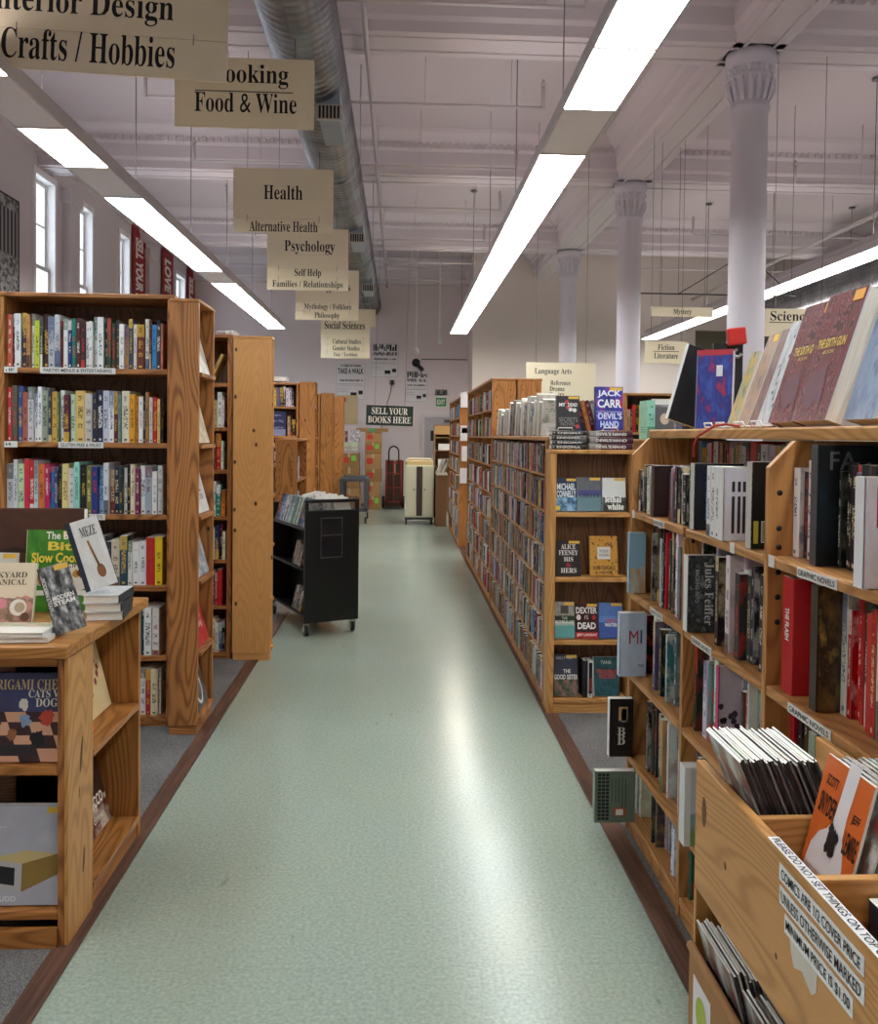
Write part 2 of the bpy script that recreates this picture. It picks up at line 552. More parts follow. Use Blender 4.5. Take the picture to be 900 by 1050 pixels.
# ------------------------------------------------------------------ ceiling lights
M_HOUSING = plain('#cfc8cb', .5)
M_UNLIT = plain('#ece6e8', .5)
LAMP = 10.0
LENS = [emit('#fff6e6', LAMP), emit('#fffaf0', LAMP*1.05), emit('#d8f3ff', LAMP), emit('#fff1dc', LAMP*.9), emit('#fffdf6', LAMP)]
FILL_GLOW = emit('#fff4ee', 2.9)  # added fill glow to brighten the ceiling, not a known lamp
def light_row(label, x0, x1, z, yfar, pitch, n, unlit, rods, seed):
    rr = random.Random(seed)
    t = thing('linear_ceiling_light', label, 'ceiling light', ((x0+x1)/2, yfar, z))
    hw = (x1-x0)/2
    y1, y0 = 0, -pitch*n
    h = MB()
    h.prism([(-hw-.012, 0), (-hw-.012, .07), (-hw*.45, .13), (hw*.45, .13), (hw+.012, .07), (hw+.012, 0), (hw, 0), (hw, .012), (-hw, .012), (-hw, 0)], 1, y0, y1)
    for k in range(n+1):
        h.box(-hw, hw, -pitch*k-.008, -pitch*k+.008, -.005, .012)
    h.build('housing', M_HOUSING, t)
    for k in range(n):
        b = MB().box(-hw+.004, hw-.004, -pitch*(k+1)+.012, -pitch*k-.012, .0, .01)
        if k in unlit:
            b.build('unlit_lens', M_UNLIT, t)
        else:
            b.build('lens', rr.choice(LENS) if rr.random() < .8 else LENS[2], t)
    MB().box(-hw*.44, hw*.44, y0+.01, y1-.01, .1305, .136).build('added_fill_strip', FILL_GLOW, t)  # glowing strip added on top of the housing to lift the ceiling
    MB().box(-hw*.5, -hw*.45, y0, y1, .128, .175).box(hw*.45, hw*.5, y0, y1, .128, .175).build('fill_strip_lip', M_HOUSING, t)  # lips added to hide the added strip's glow from below
    for yy in rods:
        r = MB().tube([(0, yy-yfar, .13), (0, yy-yfar, ZC-z-.002)], .0045, 6)
        r.lathe([(.05, ZC-z-.03), (.05, ZC-z-.012), (.02, ZC-z-.002)], 12, cy=yy-yfar)
        r.build('suspension_rod', M_WIRE, t)
def rodlist(y, step):
    o = []
    while y > -1:
        o.append(y)
        y -= step
    return o
light_row('long suspended fluorescent light row over the paperback side of the aisle', .93, 1.235, 3.4, 15.93, .786, 21, {13}, rodlist(15.2, 2.36), 1)
light_row('long suspended fluorescent light row over the cookery side with several unlit panels', -2.43, -2.125, 3.4, 15.66, .783, 21, {6, 11, 13}, rodlist(15.0, 1.9), 2)
light_row('long suspended fluorescent light row beyond the white columns', 4.68, 4.985, 3.4, 16.33, .786, 22, {}, rodlist(15.6, 2.36), 3)
light_row('suspended fluorescent light row along the far cream side wall', 7.0, 7.3, 3.6, 16.33, .786, 22, set(range(0, 22, 3)), rodlist(15.6, 2.36), 4)

# ------------------------------------------------------------------ spiral ducts
a = NT('galvanised_duct', .34, .5, metal=.9)
p = a.coord()
nz = a.noise(p, 3, 3)
nz2 = a.noise(a.vm('MULTIPLY', p, (30, 1, 30)), 1, 2)
a.col(a.ramp(a.mt('ADD', a.mt('MULTIPLY', nz, .6), a.mt('MULTIPLY', nz2, .4)), [(.3, lin('#6d7076')), (.7, lin('#b3b6bb'))]))
M_DUCT = a.m
M_DUCTBOX = plain('#a9b6c6', .35, .6)  # bluish reflected light is put into the box metal's colour
def duct(label, x, z, r, y0, y1, outlets, straps):
    t = thing('air_duct', label, 'duct', (x, y1, z))
    prof = []
    y, pitch = y0, .085
    while y < y1:
        for dy, dr in ((0, 0), (pitch*.78, 0), (pitch*.84, .006), (pitch*.94, .006)):
            prof.append((r+dr, y+dy-y1))
        y += pitch
    seg = 36
    v = [(rr*math.cos(2*PI*k/seg), yy+.085*k/seg, rr*math.sin(2*PI*k/seg)) for rr, yy in prof for k in range(seg)]
    n = len(prof)
    f = [(i*seg+k, (i+1)*seg+k, (i+1)*seg+(k+1) % seg, i*seg+(k+1) % seg) for i in range(n-1) for k in range(seg) if k < seg-1]
    # spiral seam column joins one pitch on
    f += [(i*seg+seg-1, (i+1)*seg+seg-1, (i+5)*seg if i+5 < n else (n-1)*seg, (i+4)*seg if i+4 < n else (n-1)*seg) for i in range(n-1)]
    f += [tuple(range(seg)), tuple((n-1)*seg+k for k in range(seg-1, -1, -1))]
    MB().idx(v, f, 0, True).build('spiral_pipe', M_DUCT, t)
    for yy in straps:
        s = MB()
        ring = [((r+.012)*math.cos(2*PI*k/40), 0, (r+.012)*math.sin(2*PI*k/40)) for k in range(41)]
        vv = []
        for c in ring:
            vv += [(c[0], yy-y1-.02, c[2]), (c[0], yy-y1+.02, c[2])]
        s.idx(vv, [(2*k, 2*k+1, 2*k+3, 2*k+2) for k in range(40)], 0, True)
        s.build('collar', M_STEEL, t)
        for sx in (-r-.012, r+.012):
            MB().tube([(sx, yy-y1, 0), (sx, yy-y1, ZC-z-.002)], .005, 6).build('hanger_rod', M_STEEL, t)
    for (ya, yb) in outlets:
        b = MB()
        b.box(.05, .21, ya-y1, yb-y1, -.37, -.14)
        o = b.build('outlet_box', M_DUCTBOX, t, bevel=.004)
        g = MB().box(.035, .225, ya-y1-.02, ya-y1-.001, -.385, -.265)
        go = g.build('register_frame', plain('#cfcac6', .4), o)
        s = MB()
        for j in range(6):
            s.box(.052+j*.028, .068+j*.028, ya-y1-.024, ya-y1-.0195, -.372, -.278)
        s.build('slot_louvre', M_BLACK, go)
duct('big galvanised spiral duct hanging above the aisle and hanging signs', -.69, 4.25, .25, -2.4, 18.2, [(2.4, 3.0), (6.5, 7.1), (10.6, 11.2), (14.2, 14.8)], [0.6, 4.4, 8.6, 12.6, 16.4])
duct('galvanised spiral duct running beyond the white columns', 7.55, 4.05, .36, -2.0, 17.1, [], [1, 6, 11, 16])

# ------------------------------------------------------------------ sprinkler pipes
M_PIPE = plain('#c9c2c4', .5)
def sprinkler(label, y, z, x0, x1, drops, grp=None):
    t = thing('sprinkler_pipe', label, 'pipe', (x0, y, z), group=grp)
    L = x1-x0
    MB().tube([(0, 0, 0), (L, 0, 0)], .014, 8).build('pipe_run', M_PIPE, t)
    for xx in (0, L):
        e = MB().tube([(xx, 0, -.01), (xx, 0, .2)], .018, 8)
        e.lathe([(.03, .2), (.034, .215), (.012, .235), (.012, .26)], 10, cx=xx)
        e.build('sprinkler_head', M_PIPE, t)
    for d in drops:
        MB().tube([(d-x0, 0, .012), (d-x0, 0, ZC-z-.001)], .004, 6).build('hanger_rod', M_PIPE, t)
for k, (y, x0, x1) in enumerate(((2.4, -2.3, 1.3), (4.2, -2.3, 1.3), (6.05, -2.3, 1.3), (7.9, -2.35, 1.3), (9.72, -2.35, 1.3), (11.5, -2.35, 1.32), (13.4, -2.3, 1.3), (15.12, -2.3, 1.3), (16.9, -2.2, 1.3))):
    sprinkler('thin white sprinkler pipe across the aisle ceiling, %s from the entrance end' % nth(k+1), y, 4.55, x0, x1, (-1.6, .2, 1.0))
for k, (y, x0, x1) in enumerate(((4.2, 4.6, 8.8), (7.9, 4.55, 8.8), (9.8, 4.6, 8.8), (12.4, 4.3, 8.8), (15.0, 4.2, 8.8))):
    sprinkler('thin white sprinkler pipe beyond the columns, %s from the entrance end' % nth(k+1), y, 4.5, x0, x1, (5.4, 6.4, 8.2))
t = thing('sprinkler_main', 'white sprinkler main pipe running the room length beside the spiral duct', 'pipe', (-.3, 0, 4.63))
MB().tube([(0, -2, 0), (0, 18.2, 0)], .022, 8).build('pipe_run', M_PIPE, t)
for yy in (3, 6.6, 10.3, 14, 17.4):
    MB().tube([(0, yy, .02), (0, yy, ZC-4.631)], .005, 6).build('hanger_rod', M_PIPE, t)
t = thing('sprinkler_main', 'white slanting sprinkler main beyond the columns above the spiral duct', 'pipe', (5.9, 0, 4.3))
MB().tube([(0, 0, 0), (0, 17.0, 0)], .03, 8).build('pipe_run', M_PIPE, t)
for yy in (3, 7.6, 10.3, 14):
    MB().tube([(0, yy, .03), (0, yy, ZC-4.301)], .005, 6).build('hanger_rod', M_PIPE, t)

# ------------------------------------------------------------------ hanging department signs
M_SIGN = plain('#f2e6c9', .6, var=.02)
M_SEAM = plain('#8d8166', .7)
def hanging_sign(label, x0, x1, y, cuts, texts, tilt=0, rules=(), ztop=ZC, rz=0):
    """cuts: z of the panel edges from the top down; texts: (words, x centre, z centre, width, height)"""
    xc = (x0+x1)/2
    t = thing('hanging_sign', label, 'sign', (xc, y, cuts[-1]))
    t.rotation_euler = (0, tilt, rz)
    zb = cuts[-1]
    w = x1-x0
    for a, b in zip(cuts, cuts[1:]):
        MB().box(-w/2, w/2, 0, .012, b-zb+.0025, a-zb).build('panel', M_SIGN, t)
    for (s, tx, tz, tw, tt) in texts:
        text(s, tw, tt, M_INK, t, (tx-xc, -.0006, tz-zb), is_serif=True)
    for (rx0, rx1, rz_) in rules:
        MB().box(rx0-xc, rx1-xc, -.001, -.0004, rz_-zb-.003, rz_-zb+.003).build('ruled_line', M_INK, t)
    if len(cuts) > 2:                       # link hooks between the panels
        for c in cuts[1:-1]:
            for sx in (-w*.36, w*.36):
                MB().tube([(sx, -.004, c-zb-.03), (sx, -.004, c-zb+.03)], .002, 6).build('link_hook', M_WIRE, t)
    for sx in (-w*.36, w*.36):
        zt = 4.004 if abs(xc+sx+.69) < .2 else ztop
        MB().tube([(sx, .006, cuts[0]-zb-.02), (sx+math.sin(tilt)*-(zt-cuts[0]), .006, zt-zb-.01)], .0025, 5).build('suspension_wire', M_WIRE, t)
hanging_sign('large cream hanging sign reading Interior Design and Crafts / Hobbies', -2.27, -.965, 4.7, [4.06, 3.64, 3.425],
             [('Interior Design', -1.76, 3.785, 1.0, .175), ('Crafts / Hobbies', -1.705, 3.562, .92, .165)], tilt=.036)
hanging_sign('cream hanging sign reading Cooking and Food & Wine', -1.442, -.567, 5.46, [3.866, 3.425],
             [('Cooking', -.975, 3.752, .49, .15), ('Food & Wine', -.997, 3.585, .64, .125)], rules=[(-1.315, -.70, 3.655)])
hanging_sign('cream hanging sign reading Health and Alternative Health', -1.493, -.613, 7.6, [3.836, 3.395, 3.268],
             [('Health', -1.055, 3.625, .34, .125), ('Alternative Health', -1.05, 3.327, .6, .095)])
hanging_sign('cream hanging sign reading Psychology, Self Help and Families', -1.475, -.589, 9.4, [3.742, 3.312, 3.19, 3.066],
             [('Psychology', -1.012, 3.535, .55, .15), ('Self Help', -1.03, 3.252, .29, .10), ('Families / Relationships', -1.03, 3.127, .77, .09)])
hanging_sign('cream hanging sign reading Mythology / Folklore and Philosophy', -1.485, -.60, 12.0, [3.79, 3.33, 3.21, 3.086],
             [('Religions', -1.02, 3.54, .6, .14), ('Mythology / Folklore', -1.03, 3.268, .66, .10), ('Philosophy', -1.04, 3.148, .35, .095)])
hanging_sign('cream hanging sign reading Social Sciences with three lesser lines', -1.435, -.56, 15.3, [3.704, 3.21, 3.09, 2.97, 2.847],
             [('Social Sciences', -1.01, 3.44, .72, .14), ('Cultural Studies', -.97, 3.15, .5, .085), ('Gender Studies', -.98, 3.03, .48, .085), ('Gay / Lesbian', -.99, 2.91, .42, .085)])
hanging_sign('cream hanging sign mostly hidden behind the Social Sciences sign', -1.38, -.51, 17.0, [3.985, 3.63],
             [('History', -.93, 3.81, .5, .15)])
hanging_sign('cream hanging sign reading Language Arts above the tall paperback case', 1.49, 2.32, 10.0, [2.37, 1.9],
             [('Language Arts', 1.81, 2.26, .44, .085), ('Reference', 1.90, 2.13, .24, .055), ('Drama', 1.86, 2.06, .18, .055), ('Poetry', 1.86, 1.99, .18, .055)])
hanging_sign('cream hanging sign reading Fiction Literature between two columns', 2.62, 3.085, 9.0, [2.53, 2.288],
             [('Fiction', 2.85, 2.465, .18, .062), ('Literature', 2.85, 2.375, .26, .062)], rules=[(2.71, 2.99, 2.42)])
hanging_sign('narrow cream hanging sign reading Mystery', 2.716, 3.40, 9.12, [2.918, 2.81],
             [('Mystery', 3.06, 2.862, .2, .07)])
hanging_sign('cream hanging sign reading Science Fiction past the first white column', 3.045, 3.62, 7.0, [2.59, 2.355],
             [('Science', 3.27, 2.53, .34, .08), ('Fiction', 3.42, 2.42, .26, .075)], rules=[(3.09, 3.56, 2.475)])

t = thing('sign_rail', 'black hanging rail with braces above the Mystery sign', 'rail', (2.65, 9.3, 3.09))
MB().tube([(0, 0, 0), (1.75, 0, 0)], .008, 6).build('bar', M_BLACK, t)
MB().tube([(.42, 0, .0), (1.15, 0, .45)], .006, 6).build('brace', M_BLACK, t)
MB().tube([(1.2, 0, .45), (1.7, 0, .02)], .006, 6).build('brace', M_BLACK, t)
for xx in (.42, 1.15, 1.7):
    MB().tube([(xx, .0, .0), (xx, .0, ZC-3.091)], .003, 5).build('suspension_wire', M_WIRE, t)

# ------------------------------------------------------------------ wall posters and banners
M_PAPER = plain('#dedadd', .7, var=.03)
def bars(parent, x0, x1, z0, z1, seed, mat=None, gap=.35, y=-.0012):
    """illegible block lettering"""
    r = random.Random(seed)
    mb = MB()
    x = x0
    while x < x1-.005:
        wv = r.uniform(.35, .8)*(z1-z0)*.42
        if r.random() > .12:
            mb.box(x, min(x+wv, x1), y, y+.0006, z0+(r.random() < .2)*(z1-z0)*.3, z1-(r.random() < .2)*(z1-z0)*.35)
        x += wv+(z1-z0)*gap*r.uniform(.25, .6)
    return mb.build('lettering', mat or M_INK, parent)
def wall_poster(label, x0, x1, z0, z1, seed, head=None):
    t = thing('poster', label, 'poster', (x0, YB-.008, z0))
    w, h = x1-x0, z1-z0
    MB().box(0, w, 0, .005, 0, h).build('paper_sheet', M_PAPER, t)
    fr = MB()
    for a, b, c, d in ((.02, w-.02, .02, .026), (.02, w-.02, h-.026, h-.02), (.02, .026, .02, h-.02), (w-.026, w-.02, .02, h-.02)):
        fr.box(a, b, -.0012, -.0004, c, d)
    fr.build('border_frame', plain('#8d8a8e', .7), t)
    if head:
        bars(t, w*.15, w*.9, h*.89, h*.95, seed)
        text(head, w*.84, h*.15, M_INK, t, (w*.5, -.0012, h*.78), bold=.03)
    else:
        bars(t, w*.1, w*.92, h*.77, h*.95, seed, gap=.25)
        bars(t, w*.1, w*.92, h*.64, h*.74, seed+7, gap=.25)
    bars(t, w*.12, w*.9, h*.51, h*.56, seed+1, gap=.2)
    for q in (.44, .40, .30, .24):
        MB().box(w*.08, w*(.88 if q > .35 else .42), -.0012, -.0006, h*q, h*q+.006).build('ruled_line', plain('#77757a', .7), t)
    b = MB().box(w*.5, w*.7, -.0012, -.0006, h*.13, h*.22)
    b.box(w*.53, w*.56, -.0012, -.0006, h*.1, h*.13).box(w*.64, w*.67, -.0012, -.0006, h*.1, h*.13)
    b.build('printed_bus', M_INK, t)
    MB().box(w*.76, w*.9, -.0012, -.0006, h*.17, h*.27).build('printed_square', M_INK, t)
wall_poster('white poster with block heading on the end wall, lowest of three and beside the bookcase', -1.40, -.745, 2.205, 3.02, 3, 'TAKE A WALK')
wall_poster('white block lettered poster on the end wall, highest of three', -.65, -.035, 2.70, 3.46, 21)
wall_poster('white block lettered poster on the end wall, one by the security camera', .09, .605, 2.18, 2.88, 33)
t = thing('hanging_notice', 'tan paper notice with a red square on the end wall', 'notice', (-1.36, YB-.02, 1.7))
MB().box(0, .44, 0, .004, 0, .62).build('paper_sheet', plain('#cbb48c', .7), t)
MB().box(.1, .19, -.001, -.0004, .48, .57).build('red_square', plain('#b8402c', .6), t)

def banner(label, y0, y1, s):
    t = thing('wall_banner', label, 'banner', (XL+.02, y0, 3.0), -PI/2+PI)
    # local x runs along +Y, local -Y faces the room
    w = y1-y0
    MB().box(0, w, -.012, -.004, 0, 1.86).build('cloth', plain('#9c1822', .7), t)
    text(s, 1.5, w*.58, M_INKW, t, (w*.5, -.0125, .95), rot=(PI/2, PI/2, 0), bold=.05)
    MB().tube([(-.03, -.008, 1.87), (w+.03, -.008, 1.87)], .012, 8).build('hanging_rod', M_BLACK, t)
banner('dark red wall banner reading SELL YOUR BOOKS, first past the windows', 14.05, 14.75, 'SELL YOUR BOOKS')
banner('dark red wall banner reading LOVE BOOKS, middle of three', 15.75, 16.5, 'LOVE BOOKS')
banner('dark red wall banner reading SELL, last before the end wall', 17.6, 18.2, 'SELL BOOKS')

t = thing('photo_poster', 'black and white photo poster of a columned building on the window wall', 'poster', (XL+.02, 9.05, 3.0), PI/2)
a = NT('grey_photo_print', .6)
_o = a.xyz(a.coord())
colu = a.mt('GREATER_THAN', a.mt('SINE', a.mt('MULTIPLY', _o[0], 70)), .2)
nz = a.noise(a.coord(), 18, 5, .7)
low = a.mt('LESS_THAN', _o[2], .45)
top = a.mt('GREATER_THAN', _o[2], .95)
c = a.mix(colu, lin('#2b2b2d'), lin('#9a9a9b'))
c = a.mix(a.mt('MAXIMUM', low, top), c, a.ramp(nz, [(.4, lin('#1e1e20')), (.6, lin('#b5b5b6'))]))
a.col(c)
MB().box(0, .86, -.012, -.004, 0, 1.08).build('print', a.m, t)
fr = MB()
for q in ((-.02, .88, -.016, -.002, -.02, 0), (-.02, .88, -.016, -.002, 1.08, 1.1), (-.02, 0, -.016, -.002, 0, 1.08), (.86, .88, -.016, -.002, 0, 1.08)):
    fr.box(*q)
fr.build('frame', M_BLACK, t)

# ------------------------------------------------------------------ end wall fittings
t = thing('hanging_sign', 'dark green hanging sign reading SELL YOUR BOOKS HERE', 'sign', (-.215, 17.0, 1.665))
t.rotation_euler = (0, .02, 0)
MB().box(-.47, .47, 0, .015, 0, .40).build('panel', plain('#15241c', .5), t)
text('SELL YOUR', .72, .135, M_INKW, t, (0, -.001, .29), is_serif=True)
text('BOOKS HERE', .86, .135, M_INKW, t, (0, -.001, .115), is_serif=True)
for sx in (-.3, .3):
    MB().tube([(sx, .007, .39), (sx, .007, (4.0 if sx < 0 else ZC)-1.67)], .003, 5).build('suspension_wire', M_WIRE, t)
t = thing('exit_sign', 'small green EXIT sign on the end wall above the door', 'sign', (.75, YB-.03, 2.08))
MB().box(0, .26, 0, .026, 0, .24).build('plate', plain('#d7dcd4', .5), t)
MB().box(.02, .24, -.002, 0, .03, .21).build('green_face', plain('#2f8a4e', .5), t)
text('EXIT', .17, .11, M_INKW, t, (.13, -.0025, .12), bold=.03)
t = thing('emergency_light', 'small grey emergency light unit above the EXIT sign', 'light', (.75, YB-.06, 2.36))
MB().box(0, .26, 0, .055, 0, .11).build('housing', plain('#6d6a6d', .5), t, bevel=.01)
for sx in (.07, .19):
    MB().lathe([(.02, -.0), (.035, .01), (.035, .03)], 12).build('lamp_head', plain('#4a484a', .4), t, loc=(sx, 0, .05), rot=(PI/2, 0, 0))
t = thing('security_camera', 'black security camera on a round mount on the end wall', 'camera', (.33, YB-.01, 3.04))
MB().lathe([(.09, 0), (.09, .02), (.06, .04)], 20).build('mount', M_BLACK, t, rot=(PI/2, 0, 0))
MB().tube([(0, -.04, 0), (.1, -.1, -.1)], .02, 10).build('bracket', M_BLACK, t)
MB().tube([(.06, -.1, -.08), (.13, -.2, -.16)], .045, 12).build('body', M_BLACK, t)
t = thing('conduit', 'thin grey conduit running along the end wall from the camera', 'conduit', (.45, YB-.02, 3.12))
MB().tube([(0, 0, 0), (.98, 0, 0)], .012, 6).build('pipe_run', M_WIRE, t)
t = thing('wall_cable', 'loose grey cable hanging down the end wall behind the green sign', 'cable', (-.18, YB-.02, 2.6))
MB().tube([(0, 0, 0), (-.03, 0, -.2), (-.12, 0, -.5), (-.2, 0, -.9), (-.33, 0, -1.3)], .007, 6).build('cable_run', M_BLACK, t)
MB().box(-.04, .04, -.03, .01, -.04, .06).build('junction_box', M_BLACK, t)
for k, (x, y, zb) in enumerate(((.31, 17.0, 3.2), (.77, 17.0, 3.42))):
    t = thing('pendant_spotlight', ['white pendant spotlight on a long rod, lower of two by the end wall', 'white pendant spotlight on a shorter rod next to the fluorescent row end'][k], 'spotlight', (x, y, zb))
    MB().tube([(0, 0, 0), (0, 0, ZC-zb-.002)], .012, 8).build('rod', M_WHITE, t)
    MB().tube([(.0, 0, .02), (0.02, -.05, -.08)], [.03, .05], 12).build('lamp_head', M_WHITE, t)
    MB().box(-.05, .05, -.02, .02, -.01, .02).build('bracket', M_WHITE, t)
t = thing('door_1', 'pale grey door in the end wall under the EXIT sign', 'door')
t['kind'] = 'structure'
y = YB
f = MB().box(.46, .53, y-.05, y, 0, 1.95).box(1.37, 1.44, y-.05, y, 0, 1.95).box(.53, 1.37, y-.05, y, 1.87, 1.95)
f.build('door_frame', plain('#cfcacd', .5), t)
MB().box(.532, 1.368, y-.03, y-.001, .01, 1.868).build('door_panel', plain('#b3adb3', .5), t)
MB().box(.95, 1.3, y-.09, y-.031, 1.76, 1.82).build('door_closer', plain('#55545a', .4, .5), t)
MB().box(.66, .82, y-.034, y-.0305, 1.36, 1.58).build('notice_plate', M_BLACK, t)
MB().tube([(1.28, y-.031, 1.0), (1.28, y-.09, 1.0), (1.18, y-.09, 1.0)], .012, 8).build('door_handle', M_STEEL, t)

# ------------------------------------------------------------------ daylight
w = bpy.data.worlds.new('daylight')
S.world = w
w.use_nodes = True
bg = w.node_tree.nodes['Background']
bg.inputs[0].default_value = (.80, .90, 1, 1)
bg.inputs[1].default_value = 2.2
# ------------------------------------------------------------------ book materials
def book_shader(name, part, source='object'):
    """cover / spine colours come from each book's own colour and ink"""
    a = NT(name, .38, .4)
    if source == 'object':
        col, rnd = a.oinfo('Color'), a.oinfo('Random')
        at = a.t.nodes.new('ShaderNodeAttribute')
        at.attribute_type = 'OBJECT'
        at.attribute_name = 'ink'
        ink = at.outputs['Color']
    else:
        at = a.t.nodes.new('ShaderNodeAttribute')
        at.attribute_name = 'cover'
        col, rnd = at.outputs['Color'], at.outputs['Alpha']
        at2 = a.t.nodes.new('ShaderNodeAttribute')
        at2.attribute_name = 'ink'
        ink = at2.outputs['Color']
    uv = a.xyz(a.coord('UV'))
    u, v = uv[0], uv[1]
    def between(x, lo, hi):
        return a.mt('MULTIPLY', a.mt('GREATER_THAN', x, lo), a.mt('LESS_THAN', x, hi))
    def white(x, y=None):
        nd = a.t.nodes.new('ShaderNodeTexWhiteNoise')
        if y is None:
            nd.noise_dimensions = '1D'
            a.put(nd.inputs['W'], x)
        else:
            nd.noise_dimensions = '2D'
            a.put(nd.inputs['Vector'], a.vec(x, y))
        return nd.outputs['Value']
    r1 = white(a.mt('MULTIPLY', rnd, 913.7))
    r2 = white(a.mt('MULTIPLY', rnd, 377.1))
    r3 = white(a.mt('MULTIPLY', rnd, 151.9))
    if part == 'spine':
        # second colour block at head or foot
        blk = a.mt('MULTIPLY', a.mt('GREATER_THAN', r1, .74), a.mt('GREATER_THAN', v, a.mt('ADD', .55, a.mt('MULTIPLY', r2, .35))))
        blk2 = a.mt('MULTIPLY', a.mt('LESS_THAN', r1, .16), a.mt('LESS_THAN', v, a.mt('ADD', .08, a.mt('MULTIPLY', r3, .25))))
        c = a.mix(a.mt('MULTIPLY', blk, .7), col, ink)
        c = a.mix(a.mt('MULTIPLY', blk2, .8), c, ink)
        # title lettering running down the spine
        cu = a.mt('FLOOR', a.mt('ADD', a.mt('MULTIPLY', u, 8.0), a.mt('MULTIPLY', rnd, 77)))
        cv = a.mt('FLOOR', a.mt('MULTIPLY', v, a.mt('ADD', 64, a.mt('MULTIPLY', r2, 40))))
        cells = a.mt('GREATER_THAN', white(cu, cv), .52)
        word = a.mt('GREATER_THAN', white(a.mt('ADD', a.mt('FLOOR', a.mt('MULTIPLY', v, 11)), a.mt('MULTIPLY', rnd, 59))), .2)
        lo = a.mt('ADD', .2, a.mt('MULTIPLY', r3, .12))
        band = a.mt('MULTIPLY', between(u, a.mt('ADD', .16, a.mt('MULTIPLY', r2, .14)), a.mt('SUBTRACT', .86, a.mt('MULTIPLY', r2, .14))), a.mt('MULTIPLY', a.mt('GREATER_THAN', v, lo), a.mt('LESS_THAN', v, a.mt('ADD', .64, a.mt('MULTIPLY', r1, .12)))))
        auth = a.mt('MULTIPLY', between(u, .3, .7), between(v, .80, a.mt('ADD', .86, a.mt('MULTIPLY', r1, .08))))
        m = a.mt('MULTIPLY', a.mt('MULTIPLY', a.mt('MAXIMUM', band, auth), cells), word)
        m2 = a.mt('MULTIPLY', between(u, .3, .7), between(v, .035, .075))
        m = a.mt('MAXIMUM', m, m2)
        over = a.mt('MAXIMUM', blk, 0)
        tcol = a.mix(over, ink, col)
        c = a.mix(a.mt('MULTIPLY', m, .85), c, tcol)
        a.col(c)
    elif part == 'cover':
        n = a.noise(a.vec(a.mt('ADD', u, a.mt('MULTIPLY', rnd, 40)), v), 3.2, 4, .6)
        pic = a.ramp(n, [(.47, (0, 0, 0)), (.6, (1, 1, 1))])
        c = a.mix(a.mt('MULTIPLY', pic, a.mt('MULTIPLY', r2, .75)), col, ink)
        cu = a.mt('FLOOR', a.mt('MULTIPLY', u, 26))
        cv = a.mt('FLOOR', a.mt('MULTIPLY', v, 34))
        line = a.mt('MODULO', cv, 2)
        tx = a.mt('MULTIPLY', a.mt('MULTIPLY', a.mt('GREATER_THAN', white(cu, a.mt('ADD', cv, a.mt('MULTIPLY', rnd, 91))), .3), line), a.mt('MULTIPLY', between(u, .15, .85), between(v, .68, .86)))
        a.col(a.mix(a.mt('MULTIPLY', tx, .8), c, ink))
    return a.m
M_SPINE, M_COVER = book_shader('printed_spine', 'spine'), book_shader('printed_cover', 'cover')
M_SPINE_S, M_COVER_S = book_shader('printed_spine_small', 'spine', 'mesh'), book_shader('printed_cover_small', 'cover', 'mesh')
a = NT('page_block', .85, .1)
_o = a.xyz(a.coord())
ln = a.noise(a.vm('MULTIPLY', a.coord(), (500, 500, 9)), 1, 2)
a.col(a.ramp(ln, [(.3, lin('#d2cec4')), (.6, lin('#ebe9e3'))]))
M_PAGES = a.m
BM = [M_COVER, M_PAGES, M_SPINE]

UVQ = [(0, 0), (1, 0), (1, 1), (0, 1)]
def paperback_into(mb, t, d, h):
    e = min(.0016, t*.2)
    c = .0007
    mb.face([(e, 0, 0), (t-e, 0, 0), (t-e, 0, h), (e, 0, h)], 2, UVQ)
    mb.face([(0, e, 0), (e, 0, 0), (e, 0, h), (0, e, h)], 0, [(0, 0)]*4)
    mb.face([(t-e, 0, 0), (t, e, 0), (t, e, h), (t-e, 0, h)], 0, [(0, 0)]*4)
    mb.face([(t, e, 0), (t, d, 0), (t, d, h), (t, e, h)], 0, UVQ)
    mb.face([(0, d, 0), (0, e, 0), (0, e, h), (0, d, h)], 0, UVQ)
    z0, z1 = .0, h
    mb.face([(0, e, h), (e, 0, h), (t-e, 0, h), (t, e, h), (t, d, h), (0, d, h)], 1)
    mb.face([(0, d, 0), (t, d, 0), (t, e, 0), (t-e, 0, 0), (e, 0, 0), (0, e, 0)], 1)
    mb.face([(t, d, 0), (0, d, 0), (0, d, h), (t, d, h)], 1)
